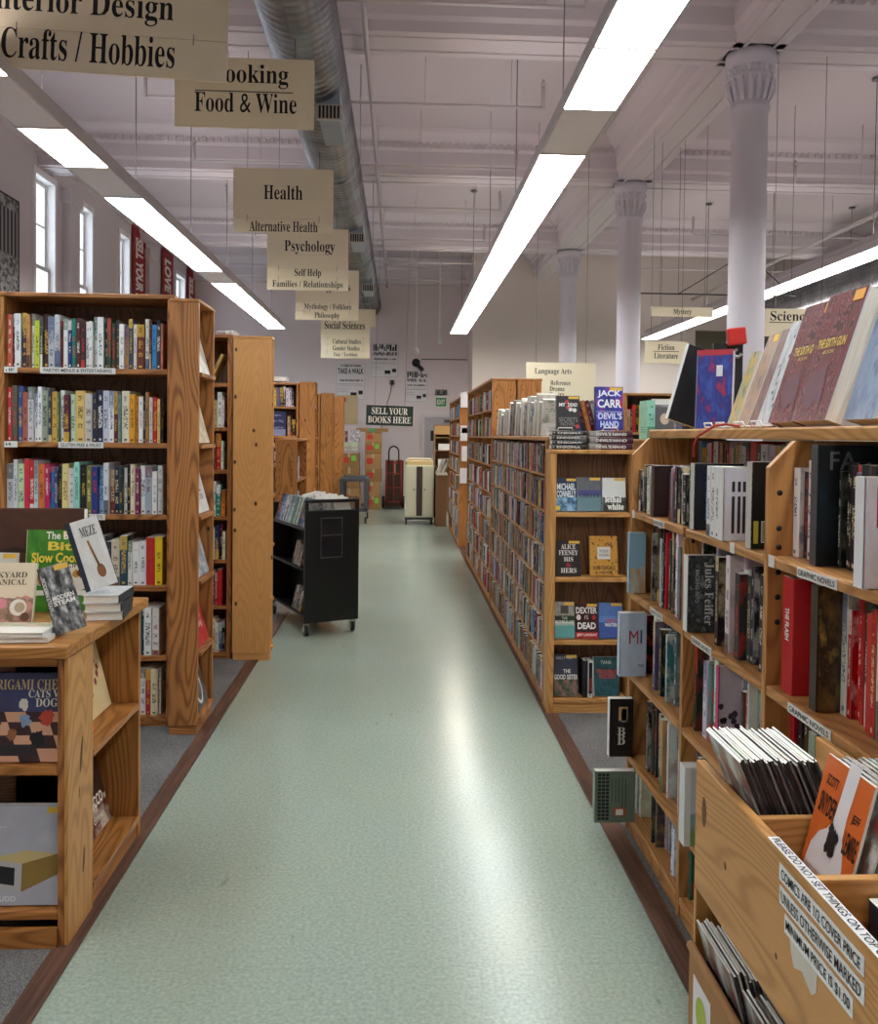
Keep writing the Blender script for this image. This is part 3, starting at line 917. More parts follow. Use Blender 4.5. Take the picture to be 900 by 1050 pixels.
def hardback_into(mb, t, d, h):
    c = .0028
    pts = [(0, .004), (t*.18, .001), (t*.5, 0), (t*.82, .001), (t, .004)]
    # wrapped spine
    for i in range(4):
        (x0, y0), (x1, y1) = pts[i], pts[i+1]
        u0, u1 = x0/t, x1/t
        mb.face([(x0, y0, 0), (x1, y1, 0), (x1, y1, h), (x0, y0, h)], 2, [(u0, 0), (u1, 0), (u1, 1), (u0, 1)])
    ins = [(x*(1-2*c/t)+c, y+.0025) for x, y in pts]
    for z, s in ((h, 1), (0, -1)):
        for i in range(4):
            q = [(pts[i][0], pts[i][1], z), (pts[i+1][0], pts[i+1][1], z), (ins[i+1][0], ins[i+1][1], z), (ins[i][0], ins[i][1], z)]
            mb.face(q if s > 0 else q[::-1], 0, [(0, 0)]*4)
    for x0, x1, out in ((0, c, 0), (t-c, t, 1)):
        y0 = .004
        xo, xi = (x1, x0) if out else (x0, x1)
        A = [(xo, y0, 0), (xo, d, 0), (xo, d, h), (xo, y0, h)]
        mb.face(A if out else A[::-1], 0, UVQ)
        B = [(xi, y0, 0), (xi, d, 0), (xi, d, h), (xi, y0, h)]
        mb.face(B[::-1] if out else B, 0, [(0, 0)]*4)
        mb.face([(x0, d, 0), (x1, d, 0), (x1, d, h), (x0, d, h)][::-1], 0, [(0, 0)]*4)
        mb.face([(x0, y0, h), (x1, y0, h), (x1, d, h), (x0, d, h)], 0, [(0, 0)]*4)
        mb.face([(x0, y0, 0), (x0, d, 0), (x1, d, 0), (x1, y0, 0)], 0, [(0, 0)]*4)
    g = .004
    mb.face([(c, .004, h-g), (t-c, .004, h-g), (t-c, d-g, h-g), (c, d-g, h-g)], 1)
    mb.face([(c, d-g, g), (t-c, d-g, g), (t-c, .004, g), (c, .004, g)], 1)
    mb.face([(t-c, d-g, g), (c, d-g, g), (c, d-g, h-g), (t-c, d-g, h-g)], 1)

def auto_ink(c, r):
    l = .3*c[0]+.59*c[1]+.11*c[2]
    if l > 120:
        return r.choice([(24, 24, 30), (120, 24, 30), (30, 60, 120), (60, 40, 30), (20, 20, 20), (40, 90, 60)])
    return r.choice([(235, 230, 220), (240, 236, 230), (220, 180, 70), (225, 205, 160), (200, 60, 50)])

def book(name, label, col, t, d, h, loc, rz, hard=None, group=None, ink=None, tilt=0, r=RND, cat='book'):
    mb = MB()
    (hardback_into if hard else paperback_into)(mb, t, d, h)
    o = mb.build(name, BM, None, loc, (0, tilt, rz))
    o.color = lin(col)+(1,)
    o['ink'] = lin(ink or auto_ink(col, r))
    tag(o, label, cat, group)
    return o

def row_of_books(x0, y0, z, rz, length, hmax, cols, r, name, where, group, t=(.014, .04), h=(.72, .97), d=(.13, .19), push=(0, .03), hard=.4, end='', gap=.0012, forced=None, lean=.0, cat='book', start=1, skip=None, reserve=(), deep=()):
    """a shelf row; local x runs along the shelf to the viewer's right, spines face local -Y. Returns the used length"""
    c, s = math.cos(rz), math.sin(rz)
    x, k = 0.0, start
    items = list(forced or [])
    while True:
        if items:
            col, tt, hh = items.pop(0)
        elif forced:
            break
        else:
            col = r.choice(cols)
            col = tuple(max(8, min(245, v+r.randint(-14, 14))) for v in col)
            tt, hh = r.uniform(*t), r.uniform(*h)
        for q0, q1 in reserve:
            if x < q1 and x+tt > q0:
                x = q1
        if x+tt > length:
            break
        if not hh <= hmax:
            hh = hmax*hh if hh <= 1 else hmax
        else:
            hh = hh*hmax if hh > .4 else hh
        p = r.uniform(*push)
        for q0, q1 in deep:
            if x < q1 and x+tt > q0:
                p = r.uniform(.042, .066)
        dd = r.uniform(*d)
        hb = r.random() < hard and tt > .016
        bx, by = x0+c*x-s*p, y0+s*x+c*p
        lab = '%s %s, %s %s' % (cname(col), ('thin ' if tt < .018 else 'thick ' if tt > .036 else '')+name.replace('_', ' '), nth(k), where)
        if skip is None or k not in skip:
            book(name, lab, col, tt, dd, hh, (bx, by, z+.0008), rz, hb, group, r=r, cat=cat)
        x += tt+gap*r.uniform(.5, 1.5)
        k += 1
    return x

# ------------------------------------------------------------------ bookcases
M_LABEL = plain('#dfdcd8', .5, var=.02)
def pseudo_strip(parent, x0, x1, z, h, seed, y=-.002, words=None, yaw=0):
    MB().box(x0, x1, y, y+.0015, z-h/2, z+h/2).build('shelf_label', M_LABEL, parent)
    if words:
        text(words, (x1-x0)*.9, h*.55, M_INK, parent, ((x0+x1)/2, y-.0006, z), bold=.01)
    else:
        bars(parent, x0+.008, x1-.008, z-h*.25, z+h*.25, seed, y=y-.0008, gap=.5)

def bookcase(name, label, loc, rz, w, d, h, shelves, tint='oak', th=.035, sth=.024, divs=(), back=True, base=.05, group=None, inner=None, top=True, cat='bookcase', toe=None):
    """front edge at local y=0, depth to +y, left edge at local x=0; shelves = heights of the shelf tops"""
    t = thing(name, label, cat, loc, rz, group)
    inner = inner or tint
    Z, X = wood(tint, 2), wood(tint, 0)
    for x in (0, w-th):
        MB().box(x, x+th, 0, d, 0, h).build('side_panel', Z, t, bevel=.003)
    for x in divs:
        MB().box(x-th/2, x+th/2, .004, d-.012, base, h-.02).build('divider', Z, t, bevel=.002)
    if top:
        MB().box(-.004, w+.004, -.006, d+.004, h, h+.022).build('top_board', X, t, bevel=.004)
    edges = [th]+[v for q in divs for v in (q-th/2, q+th/2)]+[w-th]
    xs = list(zip(edges[::2], edges[1::2]))
    for z in shelves:
        for a0, a1 in xs:
            MB().box(a0+.0006, a1-.0006, .003, d-.014, z-sth, z).build('shelf', X, t, bevel=.003)
    if back:
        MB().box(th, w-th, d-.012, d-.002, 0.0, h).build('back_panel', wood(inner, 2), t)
    MB().box(th, w-th, toe if toe is not None else .008, (toe if toe is not None else .008)+.02, 0, min(shelves)-sth-.001 if min(shelves)-sth > .012 else .01).build('base_board', X, t)
    return t

# palettes
P_BRIGHT = [(230, 228, 226)]*7+[(205, 200, 196), (226, 214, 180), (24, 24, 28), (40, 40, 46), (32, 42, 84), (196, 40, 44), (36, 122, 124), (88, 26, 36), (188, 152, 106), (128, 172, 216), (48, 112, 62), (236, 204, 60), (222, 126, 48), (84, 44, 80), (74, 90, 112)]
P_DARK = [(26, 26, 30)]*5+[(46, 44, 48), (60, 60, 66), (226, 224, 222), (232, 230, 228), (216, 210, 206), (150, 30, 34), (196, 40, 44), (66, 44, 40), (34, 46, 78), (188, 152, 106), (92, 62, 130), (48, 84, 62), (130, 132, 138), (206, 164, 76), (70, 110, 150)]
P_PAPER = [(226, 222, 220), (214, 210, 208), (206, 200, 206), (186, 190, 204), (24, 24, 28), (20, 22, 30), (30, 26, 28), (28, 44, 84), (60, 96, 150), (120, 150, 190), (170, 36, 44), (140, 30, 40), (200, 170, 120), (52, 48, 52), (40, 42, 52), (74, 60, 62), (104, 96, 96), (70, 84, 104), (50, 70, 90), (120, 112, 108), (160, 150, 140), (196, 186, 172), (206, 202, 198), (96, 46, 50), (132, 60, 56), (86, 70, 92), (64, 92, 92), (150, 130, 96), (110, 84, 70), (38, 36, 40), (44, 56, 84), (176, 170, 170), (90, 96, 90)]
W_, G_, K_ = (232, 230, 228), (186, 186, 188), (30, 28, 32)
# ------------------------------------------------------------------ left: tall cookery bookcase facing the camera
CY = 4.3
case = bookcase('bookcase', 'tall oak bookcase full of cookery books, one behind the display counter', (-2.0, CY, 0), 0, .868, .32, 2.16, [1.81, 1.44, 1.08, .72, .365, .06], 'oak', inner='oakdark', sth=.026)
pseudo_strip(case, .21, .58, 1.797, .03, 1, words='PARTIES MENUS & ENTERTAINING')
pseudo_strip(case, .30, .52, 1.427, .03, 1, words='GLUTEN FREE & PALEO')
pseudo_strip(case, .28, .53, 1.067, .03, 1, words='SPECIALTY HEALTH DIETS')
for z in (1.797, 1.427, 1.067):
    pseudo_strip(case, .036, .10, z, .03, int(z*100))
def fr(s):
    out = []
    for q in s:
        c, t = q[0], q[1]
        out.append((c, t, q[2] if len(q) > 2 else None))
    return out
MAR, LIME, TEAL, BLUE, RED, CRM, DGR, TAN, NAV = (96, 30, 38), (196, 206, 52), (28, 120, 106), (34, 74, 150), (190, 44, 42), (226, 212, 176), (34, 58, 44), (168, 120, 76), (34, 42, 66)
ROW1 = [((190, 92, 70), .028), (MAR, .012), ((222, 220, 220), .032), ((70, 50, 72), .026), ((200, 140, 84), .018), ((214, 208, 196), .018), (LIME, .024), ((70, 70, 72), .016), ((60, 38, 34), .030), (G_, .032), ((200, 200, 206), .026), (K_, .012), (W_, .022), ((28, 54, 120), .020), (TEAL, .024), ((80, 34, 34), .022), ((66, 34, 40), .022), (W_, .020), (W_, .016), ((206, 204, 206), .022), (W_, .032, .9), (DGR, .018), ((44, 74, 54), .020), (DGR, .018), ((56, 60, 64), .018), (W_, .026), (TAN, .020), ((36, 62, 84), .022), (W_, .018), ((108, 48, 36), .040), ((226, 222, 208), .020), (MAR, .010), ((52, 140, 206), .026), ((58, 52, 54), .020), ((206, 120, 104), .012)]
ROW2 = [((188, 62, 62), .026), ((92, 92, 78), .026), ((66, 84, 140), .026), ((176, 100, 84), .026), ((206, 200, 206), .030), (W_, .020), (W_, .022), ((150, 158, 140), .030), ((56, 62, 76), .018), ((206, 160, 72), .026), ((92, 124, 88), .012), (W_, .022), ((92, 30, 56), .028), ((192, 212, 190), .026), ((222, 188, 112), .052), ((198, 190, 184), .036), (NAV, .020), (NAV, .030), ((196, 198, 216), .030), (W_, .026), (MAR, .018), ((110, 136, 136), .018), ((224, 218, 196), .040), ((226, 156, 40), .030), ((196, 134, 48), .020), (W_, .022), (K_, .012), (TAN, .018), ((216, 204, 196), .018), (RED, .022), ((222, 196, 130), .014), (K_, .012)]
ROW3 = [((198, 198, 202), .036), ((212, 212, 212), .020), ((196, 214, 168), .030), ((206, 44, 82), .028), (RED, .022), ((196, 206, 216), .020), ((214, 118, 60), .030), ((190, 36, 96), .024), ((40, 110, 176), .026), ((40, 62, 110), .014), (K_, .018), ((226, 208, 140), .034), ((222, 214, 214), .030), ((150, 212, 196), .030), (K_, .032), ((124, 124, 58), .026), ((34, 56, 124), .030), ((126, 170, 222), .030), ((206, 206, 216), .028), ((140, 56, 44), .024), (NAV, .026), ((34, 60, 66), .018), (W_, .020), (K_, .016), ((222, 204, 176), .024), ((120, 40, 84), .022), (W_, .026), ((164, 176, 190), .036), (W_, .026), ((206, 206, 206), .026)]
ROW4 = [((206, 200, 216), .034), ((36, 42, 90), .028), ((206, 214, 196), .034), ((216, 208, 186), .030), ((206, 212, 110), .022), (W_, .034), ((200, 196, 190), .030), (TAN, .020), (W_, .030), ((216, 160, 130), .028), ((206, 196, 186), .026), ((32, 70, 150), .034), ((196, 150, 84), .024), ((44, 50, 62), .026), ((56, 60, 70), .030), ((206, 190, 170), .036), ((40, 74, 92), .034), (W_, .016), (W_, .030), ((226, 222, 226), .028), ((190, 48, 44), .036), ((236, 200, 44), .032)]
rr = random.Random(5)
for z, rowl, nm, hm in ((1.81, ROW1, 'top', .285), (1.44, ROW2, 'second', .29), (1.08, ROW3, 'third', .285), (.72, ROW4, 'fourth', .26)):
    forced = []
    for i, q in enumerate(rowl):
        frac = rr.uniform(.84, .97)-.10*(i/len(rowl))*(z > 1)
        forced.append((q[0], q[1]*.79, (q[2] if len(q) > 2 else frac)*hm))
    x0 = -2.0+.037
    tot = sum(f[1]+.0012 for f in forced)
    sc = .788/tot
    forced = [(c, t*sc, h) for c, t, h in forced]
    row_of_books(x0, CY+.012, z, 0, .794, .34, None, rr, 'cookery_book', 'from outer end, %s shelf of tall bookcase' % nm, 'cookery books in the tall bookcase', forced=forced, d=(.15, .2), push=(0, .022), hard=.5, gap=.0009)
for z, rowl, nm in ((.365, [((44, 130, 140), .03), ((50, 66, 76), .014), (W_, .036), ((226, 222, 218), .036)], 'fifth'), (.06, [((130, 140, 120), .02), (W_, .030), ((176, 44, 52), .026), ((222, 206, 170), .036), (W_, .012)], 'lowest')):
    r0 = random.Random(int(z*1000))
    fill = [(tuple(max(10, min(240, v+r0.randint(-10, 10))) for v in r0.choice(P_BRIGHT)), r0.uniform(.018, .034), r0.uniform(.2, .26)) for _ in range(40)]
    tail = [(c, t, .24 if z > .2 else .235) for c, t in rowl]
    L = .40
    tl = sum(t+.0015 for c, t, h in tail)
    out, x = [], 0
    for f in fill:
        if x+f[1]+.0015+tl > L:
            break
        out.append(f)
        x += f[1]+.0015
    row_of_books(-2.0+.833-.004-L, CY+.012, z, 0, L+.003, .34, None, rr, 'cookery_book', 'on the %s shelf of the tall bookcase' % nm, 'cookery books in the tall bookcase', forced=out+tail, d=(.15, .2), push=(0, .02), hard=.4, gap=.001)

# end rack of that case, facing the aisle
def end_rack(label, x0, x1, y0, y1, h, shelves, tint, name='end_rack'):
    t = thing(name, label, 'display rack', (x0, y0, 0))
    w, d = x1-x0, y1-y0
    Z = wood(tint, 2)
    MB().box(0, w, 0, .022, .05, h).build('side_panel', Z, t, bevel=.003)
    MB().box(0, w, d-.022, d, .05, h).build('side_panel', Z, t, bevel=.003)
    MB().box(0, .014, .022, d-.022, .05, h-.001).build('back_panel', Z, t)
    MB().box(0, w+.003, -.003, d+.003, h, h+.016).build('top_board', wood(tint, 1), t, bevel=.003)
    MB().box(.004, w-.006, .006, d-.006, 0, .05).build('base_board', wood(tint, 0), t)
    for z in shelves:
        MB().box(.014, w+.012, .0225, d-.0225, z-.02, z).build('shelf', wood(tint, 1), t, bevel=.002)
    return t
end_rack('oak end rack with broad grained side panel on the tall cookery bookcase end', -1.124, -.983, 4.18, 4.53, 2.13, [1.79, 1.437, 1.085, .765, .41, .085], 'oak')

# face-out books
_art = {}
def art(c1, c2, c3=None, scale=3.0, kind='noise', rough=.35, coat=.0):
    """printed cover picture"""
    key = (tuple(c1), tuple(c2), c3 and tuple(c3), scale, kind)
    if key in _art:
        return _art[key]
    a = NT('printed_cover_art', rough, .45, coat)
    uv = a.coord('UV')
    o = a.xyz(uv)
    A, B, C = lin(c1), lin(c2), lin(c3 or c2)
    if kind == 'noise':
        n = a.noise(uv, scale, 4, .6)
        c = a.ramp(n, [(.38, A), (.52, B), (.66, C)])
    elif kind == 'lower':
        n = a.noise(uv, scale, 4, .6)
        m = a.mt('LESS_THAN', a.mt('ADD', o[1], a.mt('MULTIPLY', a.mt('SUBTRACT', n, .5), .25)), .42)
        c = a.mix(m, A, a.ramp(n, [(.42, B), (.58, C)]))
    elif kind == 'bands':
        n = a.noise(uv, scale*3, 3, .6)
        c = a.mix(a.mt('GREATER_THAN', o[1], .62), a.mix(a.mt('GREATER_THAN', o[1], .45), a.mix(n, C, A), B), a.mix(n, A, B))
    elif kind == 'swirl':
        n = a.noise(uv, scale, 2, .5, out=1)
        w = a.t.nodes.new('ShaderNodeTexWave')
        a.put(w.inputs['Vector'], a.vm('ADD', uv, n))
        w.inputs['Scale'].default_value = scale*.7
        w.inputs['Distortion'].default_value = 6
        c = a.ramp(w.outputs['Fac'], [(.2, A), (.55, B), (.85, C)])
    elif kind == 'check':
        q = a.mt('ADD', a.mt('FLOOR', a.mt('MULTIPLY', a.mt('ADD', o[0], a.mt('MULTIPLY', o[1], .35)), scale)), a.mt('FLOOR', a.mt('MULTIPLY', o[1], scale*1.6)))
        c = a.mix(a.mt('MODULO', a.mt('ABSOLUTE', q), 2), A, B)
        c = a.mix(a.mt('GREATER_THAN', o[1], .56), c, a.mix(a.noise(uv, 2, 2), C, A))
    else:
        c = A
    a.col(c)
    _art[key] = a.m
    return a.m

def display_book(name, label, loc, rz, lean, w, h, t, cover, side=(230, 226, 220), texts=(), group=None, sticker=False, pages=True, spine=None, roll=0, boxes=(), cat='book'):
    """cover faces local -Y; origin at the bottom centre of the cover; leans back by `lean`"""
    mb = MB()
    c = .0025
    x0, x1 = -w/2, w/2
    Q = UVQ
    mb.face([(x0, 0, 0), (x1, 0, 0), (x1, 0, h), (x0, 0, h)], 0, Q)
    for xa, xb in ((x0, x1),):
        # front board edges
        mb.face([(x0, c, 0), (x1, c, 0), (x1, 0, 0), (x0, 0, 0)], 2)
        mb.face([(x0, 0, h), (x1, 0, h), (x1, c, h), (x0, c, h)], 2)
        mb.face([(x1, 0, 0), (x1, c, 0), (x1, c, h), (x1, 0, h)], 2)
        # inner face of the front board, page block
        mb.face([(x1, c, 0), (x0, c, 0), (x0, c, h), (x1, c, h)], 1)
        g = .003
        mb.box(x0+.002, x1-g, c, t-c, g, h-g, 1)
        # back board
        mb.box(x0, x1, t-c, t, 0, h, 2)
        # spine on the reader's left
        mb.box(x0-.0015, x0+.002, 0, t, 0, h, 3)
    mats = [cover, M_PAGES, plain(side, .45), plain(spine or side, .4)]
    zoff = t*math.sin(lean)+.0012
    q = Matrix.Rotation(rz, 3, 'Z') @ Matrix.Rotation(roll, 3, 'Y') @ Matrix.Rotation(-lean, 3, 'X')
    o = mb.build(name, mats, None, (loc[0], loc[1], loc[2]+zoff), q.to_euler())
    tag(o, label, cat, group)
    for q in texts:
        s, cx, cz, tw, tt, col = q[:6]
        k = q[6] if len(q) > 6 else {}
        rot = (PI/2, 0, 0)
        if k.get('down'):
            rot = (PI/2, PI/2, 0)
        text(s, tw, tt, plain(col, .5, var=0), o, (cx*w, -.0007, cz*h), rot, 'title', k.get('serif', False), k.get('bold', 0))
    for (bx0, bx1, bz0, bz1, col, nm) in boxes:
        MB().box(bx0*w, bx1*w, -.0006, -.0002, bz0*h, bz1*h).build(nm, col if isinstance(col, bpy.types.Material) else plain(col, .5, var=.03), o)
    if sticker:
        MB().box(w*.02, w*.47, -.0009, -.0003, h*.91, h*.985).build('price_sticker', plain('#e3b545', .5), o)
    return o
def disc(parent, w, h, cx, cz, rx, rz_, col, nm, y=-.0007):
    n = 28
    MB().idx([(cx*w+rx*w*math.cos(2*PI*k/n), y, cz*h+rz_*h*math.sin(2*PI*k/n)) for k in range(n)], [tuple(range(n))]).build(nm, plain(col, .5, var=.03), parent)

AX = PI/2          # cover facing the aisle (+X): local -Y -> +X
for z, yb, w, h, c1, c2, lab, tx in (
        (1.79, 4.345, .17, .24, '#d9d6d0', '#b9b2a6', 'white booklet leaning on the top shelf of the oak end rack', ()),
        (1.437, 4.345, .19, .25, '#e2d8c2', '#c7b796', 'cream book leaning on the second shelf of the oak end rack', ()),
        (1.085, 4.345, .19, .27, '#e6e5e3', '#d4d2d0', 'white book with black lettering on the third shelf of the oak end rack', (('M Z', 0, .5, .1, .05, '#1c1c1e'), ('KITCHEN', 0, .3, .12, .03, '#1c1c1e'))),
        (.765, 4.345, .18, .22, '#cfd2d6', '#8d949c', 'grey photo book leaning on the fourth shelf of the oak end rack', ()),
        (.41, 4.345, .2, .25, '#b02a2c', '#c63a38', 'red book with white script on the fifth shelf of the oak end rack', (('fresh', 0, .6, .12, .04, '#efe6e0'), ('baking', 0, .4, .14, .04, '#efe6e0'))),
        (.085, 4.345, .17, .2, '#3a3634', '#6a6460', 'dark book with a white plate drawing on the lowest shelf of the oak end rack', ())):
    b = display_book('display_book', lab, (-.995, 4.358, z), AX, .27, max(w, .25), h, .018, art(lin_c1 := tuple(int(c1[i:i+2], 16) for i in (1, 3, 5)), tuple(int(c2[i:i+2], 16) for i in (1, 3, 5))), texts=tx, group='face-out books on the oak end rack')
    if z < .1:
        m = MB()
        n = 28
        v = []
        for k in range(n):
            for rr_ in (.05, .062):
                v.append((rr_*math.cos(2*PI*k/n), -.0008, .1+rr_*1.3*math.sin(2*PI*k/n)))
        m.idx(v, [(2*k, 2*k+1, (2*k+3) % (2*n), (2*k+2) % (2*n)) for k in range(n)]).build('plate_drawing', plain('#dcdad6', .5), b)

# second case and its pale end rack
CY2 = 5.6
bookcase('bookcase', 'second tall window-side bookcase, half hidden by the oak end rack', (-1.93, CY2, 0), 0, .83, .32, 2.115, [1.82, 1.53, 1.25, .945, .66, .357, .045], 'oak', inner='oakdark', th=.03)
r2 = random.Random(21)
NAMES2 = ['top', 'second', 'third', 'fourth', 'fifth', 'sixth', 'lowest']
for k, z in enumerate([1.82, 1.53, 1.25, .945, .66, .357, .045]):
    row_of_books(-1.46, CY2+.01, z, 0, .325 if k else .13, .255, P_BRIGHT, r2, 'book', 'from window end, %s shelf of second tall bookcase' % NAMES2[k], 'books in the second window-side bookcase', h=(.66, .95), t=(.016, .036))
book('book', 'tan book leaning sideways at the end of the top shelf of the second bookcase', (196, 160, 90), .02, .17, .2, (-1.262, CY2+.015, 1.8345), 0, False, tilt=.45)
for k, (c, x) in enumerate((((60, 40, 44), -1.3), ((210, 206, 200), -1.19))):
    o = book('book', ['dark red book lying flat on top of the second bookcase', 'pale book lying flat on top of the second bookcase beside the rack'][k], c, .03, .2, .15, (x-.06, CY2+.05, 2.17), 0, True)
    o.rotation_euler = (0, PI/2, 0)
    o.location.z = 2.1385+.03
t = end_rack('pale knotty pine end rack with small shelf lips, behind the oak one', -1.085, -.838, 5.565, 5.67, 2.11, [1.79, 1.43, 1.09, .77, .41, .09], 'pine')

# low case and deeper cases along the window side
bookcase('low_bookcase', 'low wooden bookcase with peg-holed side panel beyond the black cart', (-.965, 8.0, 0), PI/2, .85, .2, 1.42, [1.05, .7, .38, .06], 'amber', th=.022)
r3 = random.Random(8)
for k, z in enumerate((1.05, .7, .38)):
    row_of_books(-.975, 8.03, z, PI/2, .3, .27, P_BRIGHT, r3, 'book', 'on the %s shelf of the low peg-holed bookcase' % ('top', 'second', 'third')[k], 'books in the low bookcase', push=(0, .01), d=(.12, .15))
pegs = MB()
for j in range(8):
    for yy in (.04, .155):
        pegs.lathe([(.006, 0), (.006, .001)], 8, cx=yy, cy=1.3-j*.075)
pegs.build('peg_hole', M_BLACK, bpy.data.objects['low_bookcase'], loc=(-.0012, .2, 0), rot=(PI/2, 0, -PI/2))
def deep_case(lab, xl, xr, y, h, shelves, rack, nb, seed, tint='orange', rackd=.28):
    bookcase('bookcase', lab, (xl, y+.02, 0), 0, xr-xl, .32, h-.02, shelves, tint, inner='oakdark', th=.03)
    rx = random.Random(seed)
    for k, z in enumerate(shelves[:nb]):
        q = .10 if (seed == 31 and k == 1) else .425
        row_of_books(xr-.045-q+.005, y+.03, z, 0, q, .28, P_DARK+P_BRIGHT, rx, 'book', 'on %s shelf of %s' % (nth(k+1), lab.split(',')[0]), 'books in the '+lab.split(',')[0], h=(.66, .95), t=(.02, .045))
    end_rack(rack, xr+.012, xr+.2, y, y+rackd, h, [z-.01 for z in shelves], tint)
deep_case('third tall bookcase, window side, above the low peg-holed one', -2.05, -1.245, 10.45, 2.11, [1.82, 1.46, 1.1, .75, .4, .06], 'end rack with dark knots on the third window-side bookcase', 3, 31)
deep_case('fourth tall bookcase, window side, near the end wall', -2.0, -1.235, 13.1, 2.10, [1.82, 1.5, 1.16, .8, .42, .06], 'plain end rack on the fourth window-side bookcase', 4, 41, 'amber')
deep_case('fifth tall bookcase, window side, last before the boxes', -2.0, -1.2, 15.0, 2.13, [1.84, 1.5, 1.16, .8, .42, .06], 'narrow orange end rack on the fifth window-side bookcase', 2, 51, 'orange', .22)
book('book', 'navy book standing face-out on the second shelf of the third bookcase', (44, 48, 84), .195, .03, .30, (-1.60, 10.49, 1.462), 0, False, ink=(150, 156, 190))
book('book', 'white paper bundle lying on top of the third bookcase', (222, 218, 212), .22, .2, .05, (-1.62, 10.5, 2.1345), 0, False, ink=(190, 186, 180))
for k, (y, z, x) in enumerate(((10.6, 1.82, -1.02), (10.6, .75, -1.02), (13.2, 1.16, -1.01), (13.2, .8, -1.01), (15.1, 1.16, -.97))):
    display_book('display_book', ['pale booklet on the end rack of the third bookcase, upper one', 'pale booklet on the end rack of the third bookcase, lower one', 'pale booklet on the end rack of the fourth bookcase, upper one', 'pale booklet on the end rack of the fourth bookcase, lower one', 'pale booklet on the narrow orange end rack'][k], (x-.03, y, z-.01), AX, .2, .15, .2, .012, art((228, 224, 216), (200, 180, 160)), group='booklets on the deep end racks')

# ------------------------------------------------------------------ display counter in the near corner
t = thing('display_counter', 'low wooden display counter with overhanging top and open end shelves', 'display case', (-.945, 2.46, 0))
TZ, TX, TY = wood('bin', 2), wood('amber', 0), wood('amber', 1)
Wc, Dc = 1.05, .685
MB().prism([(-Wc, -.032), (.0, -.032), (.006, -.028), (.022, Dc+.02), (-Wc, Dc+.02)], 2, .85, .885).build('top_board', wood('top', 0), t, bevel=.006)
MB().box(-.012, 0, .0, .2, .0, .8495).build('corner_post', TZ, t, bevel=.003)
MB().box(-.03, -.0125, 0, .02, .0, .8495).build('face_stile', wood('oak', 2), t, bevel=.002)
MB().box(-.23, -.0125, .186, .2, .06, .849).build('end_partition', wood('oak', 2), t)
MB().box(-.24, -.001, Dc-.024, Dc, .0, .85).build('end_side_panel', wood('amber', 2), t, bevel=.002)
MB().box(-.245, -.231, .2, Dc-.024, .0, .849).build('end_back_panel', wood('oak', 2), t)
for z in (.505, .085):
    MB().box(-.23, .002, .2005, Dc-.0245, z-.022, z).build('end_shelf', wood('amber', 1), t, bevel=.002)
MB().box(-.03, -.008, .2, Dc-.024, 0, .06).build('base_board', wood('amber', 1), t)
for z in (.53, .108):
    MB().box(-Wc, -.0305, .002, .18, z-.026, z).build('front_shelf', TX, t, bevel=.003)
MB().box(-Wc, -.03, -.012, .01, 0, .06).build('base_board', TX, t, bevel=.003)
MB().box(-Wc, -.029, .186, .2, .06, .849).build('front_back_panel', wood('oakdark', 0), t)
MB().box(-Wc, -.0305, .0, .02, .82, .849).build('top_rail', TX, t, bevel=.002)
kn = MB()
for kx, kz, a_, b_ in ((.1, .53, .009, .055), (.12, .2, .008, .04), (.085, .42, .004, .02)):
    n = 16
    kn.idx([(.0006, kx+a_*math.cos(2*PI*k/n)+.15*b_*math.sin(2*PI*k/n), kz+b_*math.sin(2*PI*k/n)) for k in range(n)], [tuple(range(n))])
kn.build('wood_knot', plain('#5b3b20', .6, var=.3), t)

X0, TOP = -.945, .8862
# front shelf books
b = display_book('display_book', 'large origami chess book face-out on the counter front shelf', (-1.088, 2.487, .531), 0, .1, .25, .255, .022, art((58, 36, 40), (206, 158, 130), (60, 78, 130), 4.2, 'check'), side=(40, 44, 66),
    texts=(('ORIGAMI CHESS', .05, .87, .228, .03, '#c9b184', {'serif': True}), ('CATS VS', .25, .765, .10, .022, '#dfdcd4', {'serif': True}), ('DOGS', .29, .665, .078, .024, '#dfdcd4', {'serif': True})))
def blob(parent, w, h, cx, cz, s, col, seed, nm):
    r = random.Random(seed)
    n = 18
    return MB().idx([(cx*w+s*r.uniform(.6, 1.1)*math.cos(2*PI*k/n), -.0008, cz*h+1.25*s*r.uniform(.6, 1.1)*math.sin(2*PI*k/n)) for k in range(n)], [tuple(range(n))]).build(nm, plain(col, .5, var=.2), parent)
for cx, cz, s, col, sd in ((.25, .48, .024, '#b8412e', 1), (.02, .45, .018, '#7e98b8', 2), (.0, .63, .016, '#cfcac2', 3), (.16, .25, .024, '#17151a', 4), (-.12, .3, .016, '#8a5a38', 5), (-.3, .42, .02, '#3c3a44', 6)):
    blob(b, .27, .262, cx, cz, s, col, sd, 'printed_figure')
MB().box(-.08, .04, -.0008, -.0003, .018, .05).build('caption_box', plain('#2a2428', .5), b)
b = display_book('display_book', 'tall grey art book with a metal box picture on the counter lower shelf', (-1.10, 2.487, .109), 0, .1, .28, .285, .02, art((176, 178, 190), (168, 170, 182), (184, 186, 196), 1.2), side=(196, 198, 204),
    texts=(('DONALD JUDD', -.29, .06, .15, .02, '#d9dbe2', {'bold': .02}), ('DONALD JUDD', -.25, .78, .06, .007, '#d9dbe2')))
MB().box(.075, .137, -.0009, -.0003, .262, .279).build('price_sticker', plain('#d8b23c', .5), b)
m = MB()
m.idx([(-.092, -.0008, .052), (.008, -.0008, .038), (.008, -.0008, .118), (-.092, -.0008, .132)], [(0, 1, 2, 3)])
m.build('picture_box_front', plain('#b4b2b4', .5), b)
m = MB().idx([(-.078, -.001, .066), (-.012, -.001, .056), (-.012, -.001, .106), (-.078, -.001, .116)], [(0, 1, 2, 3)])
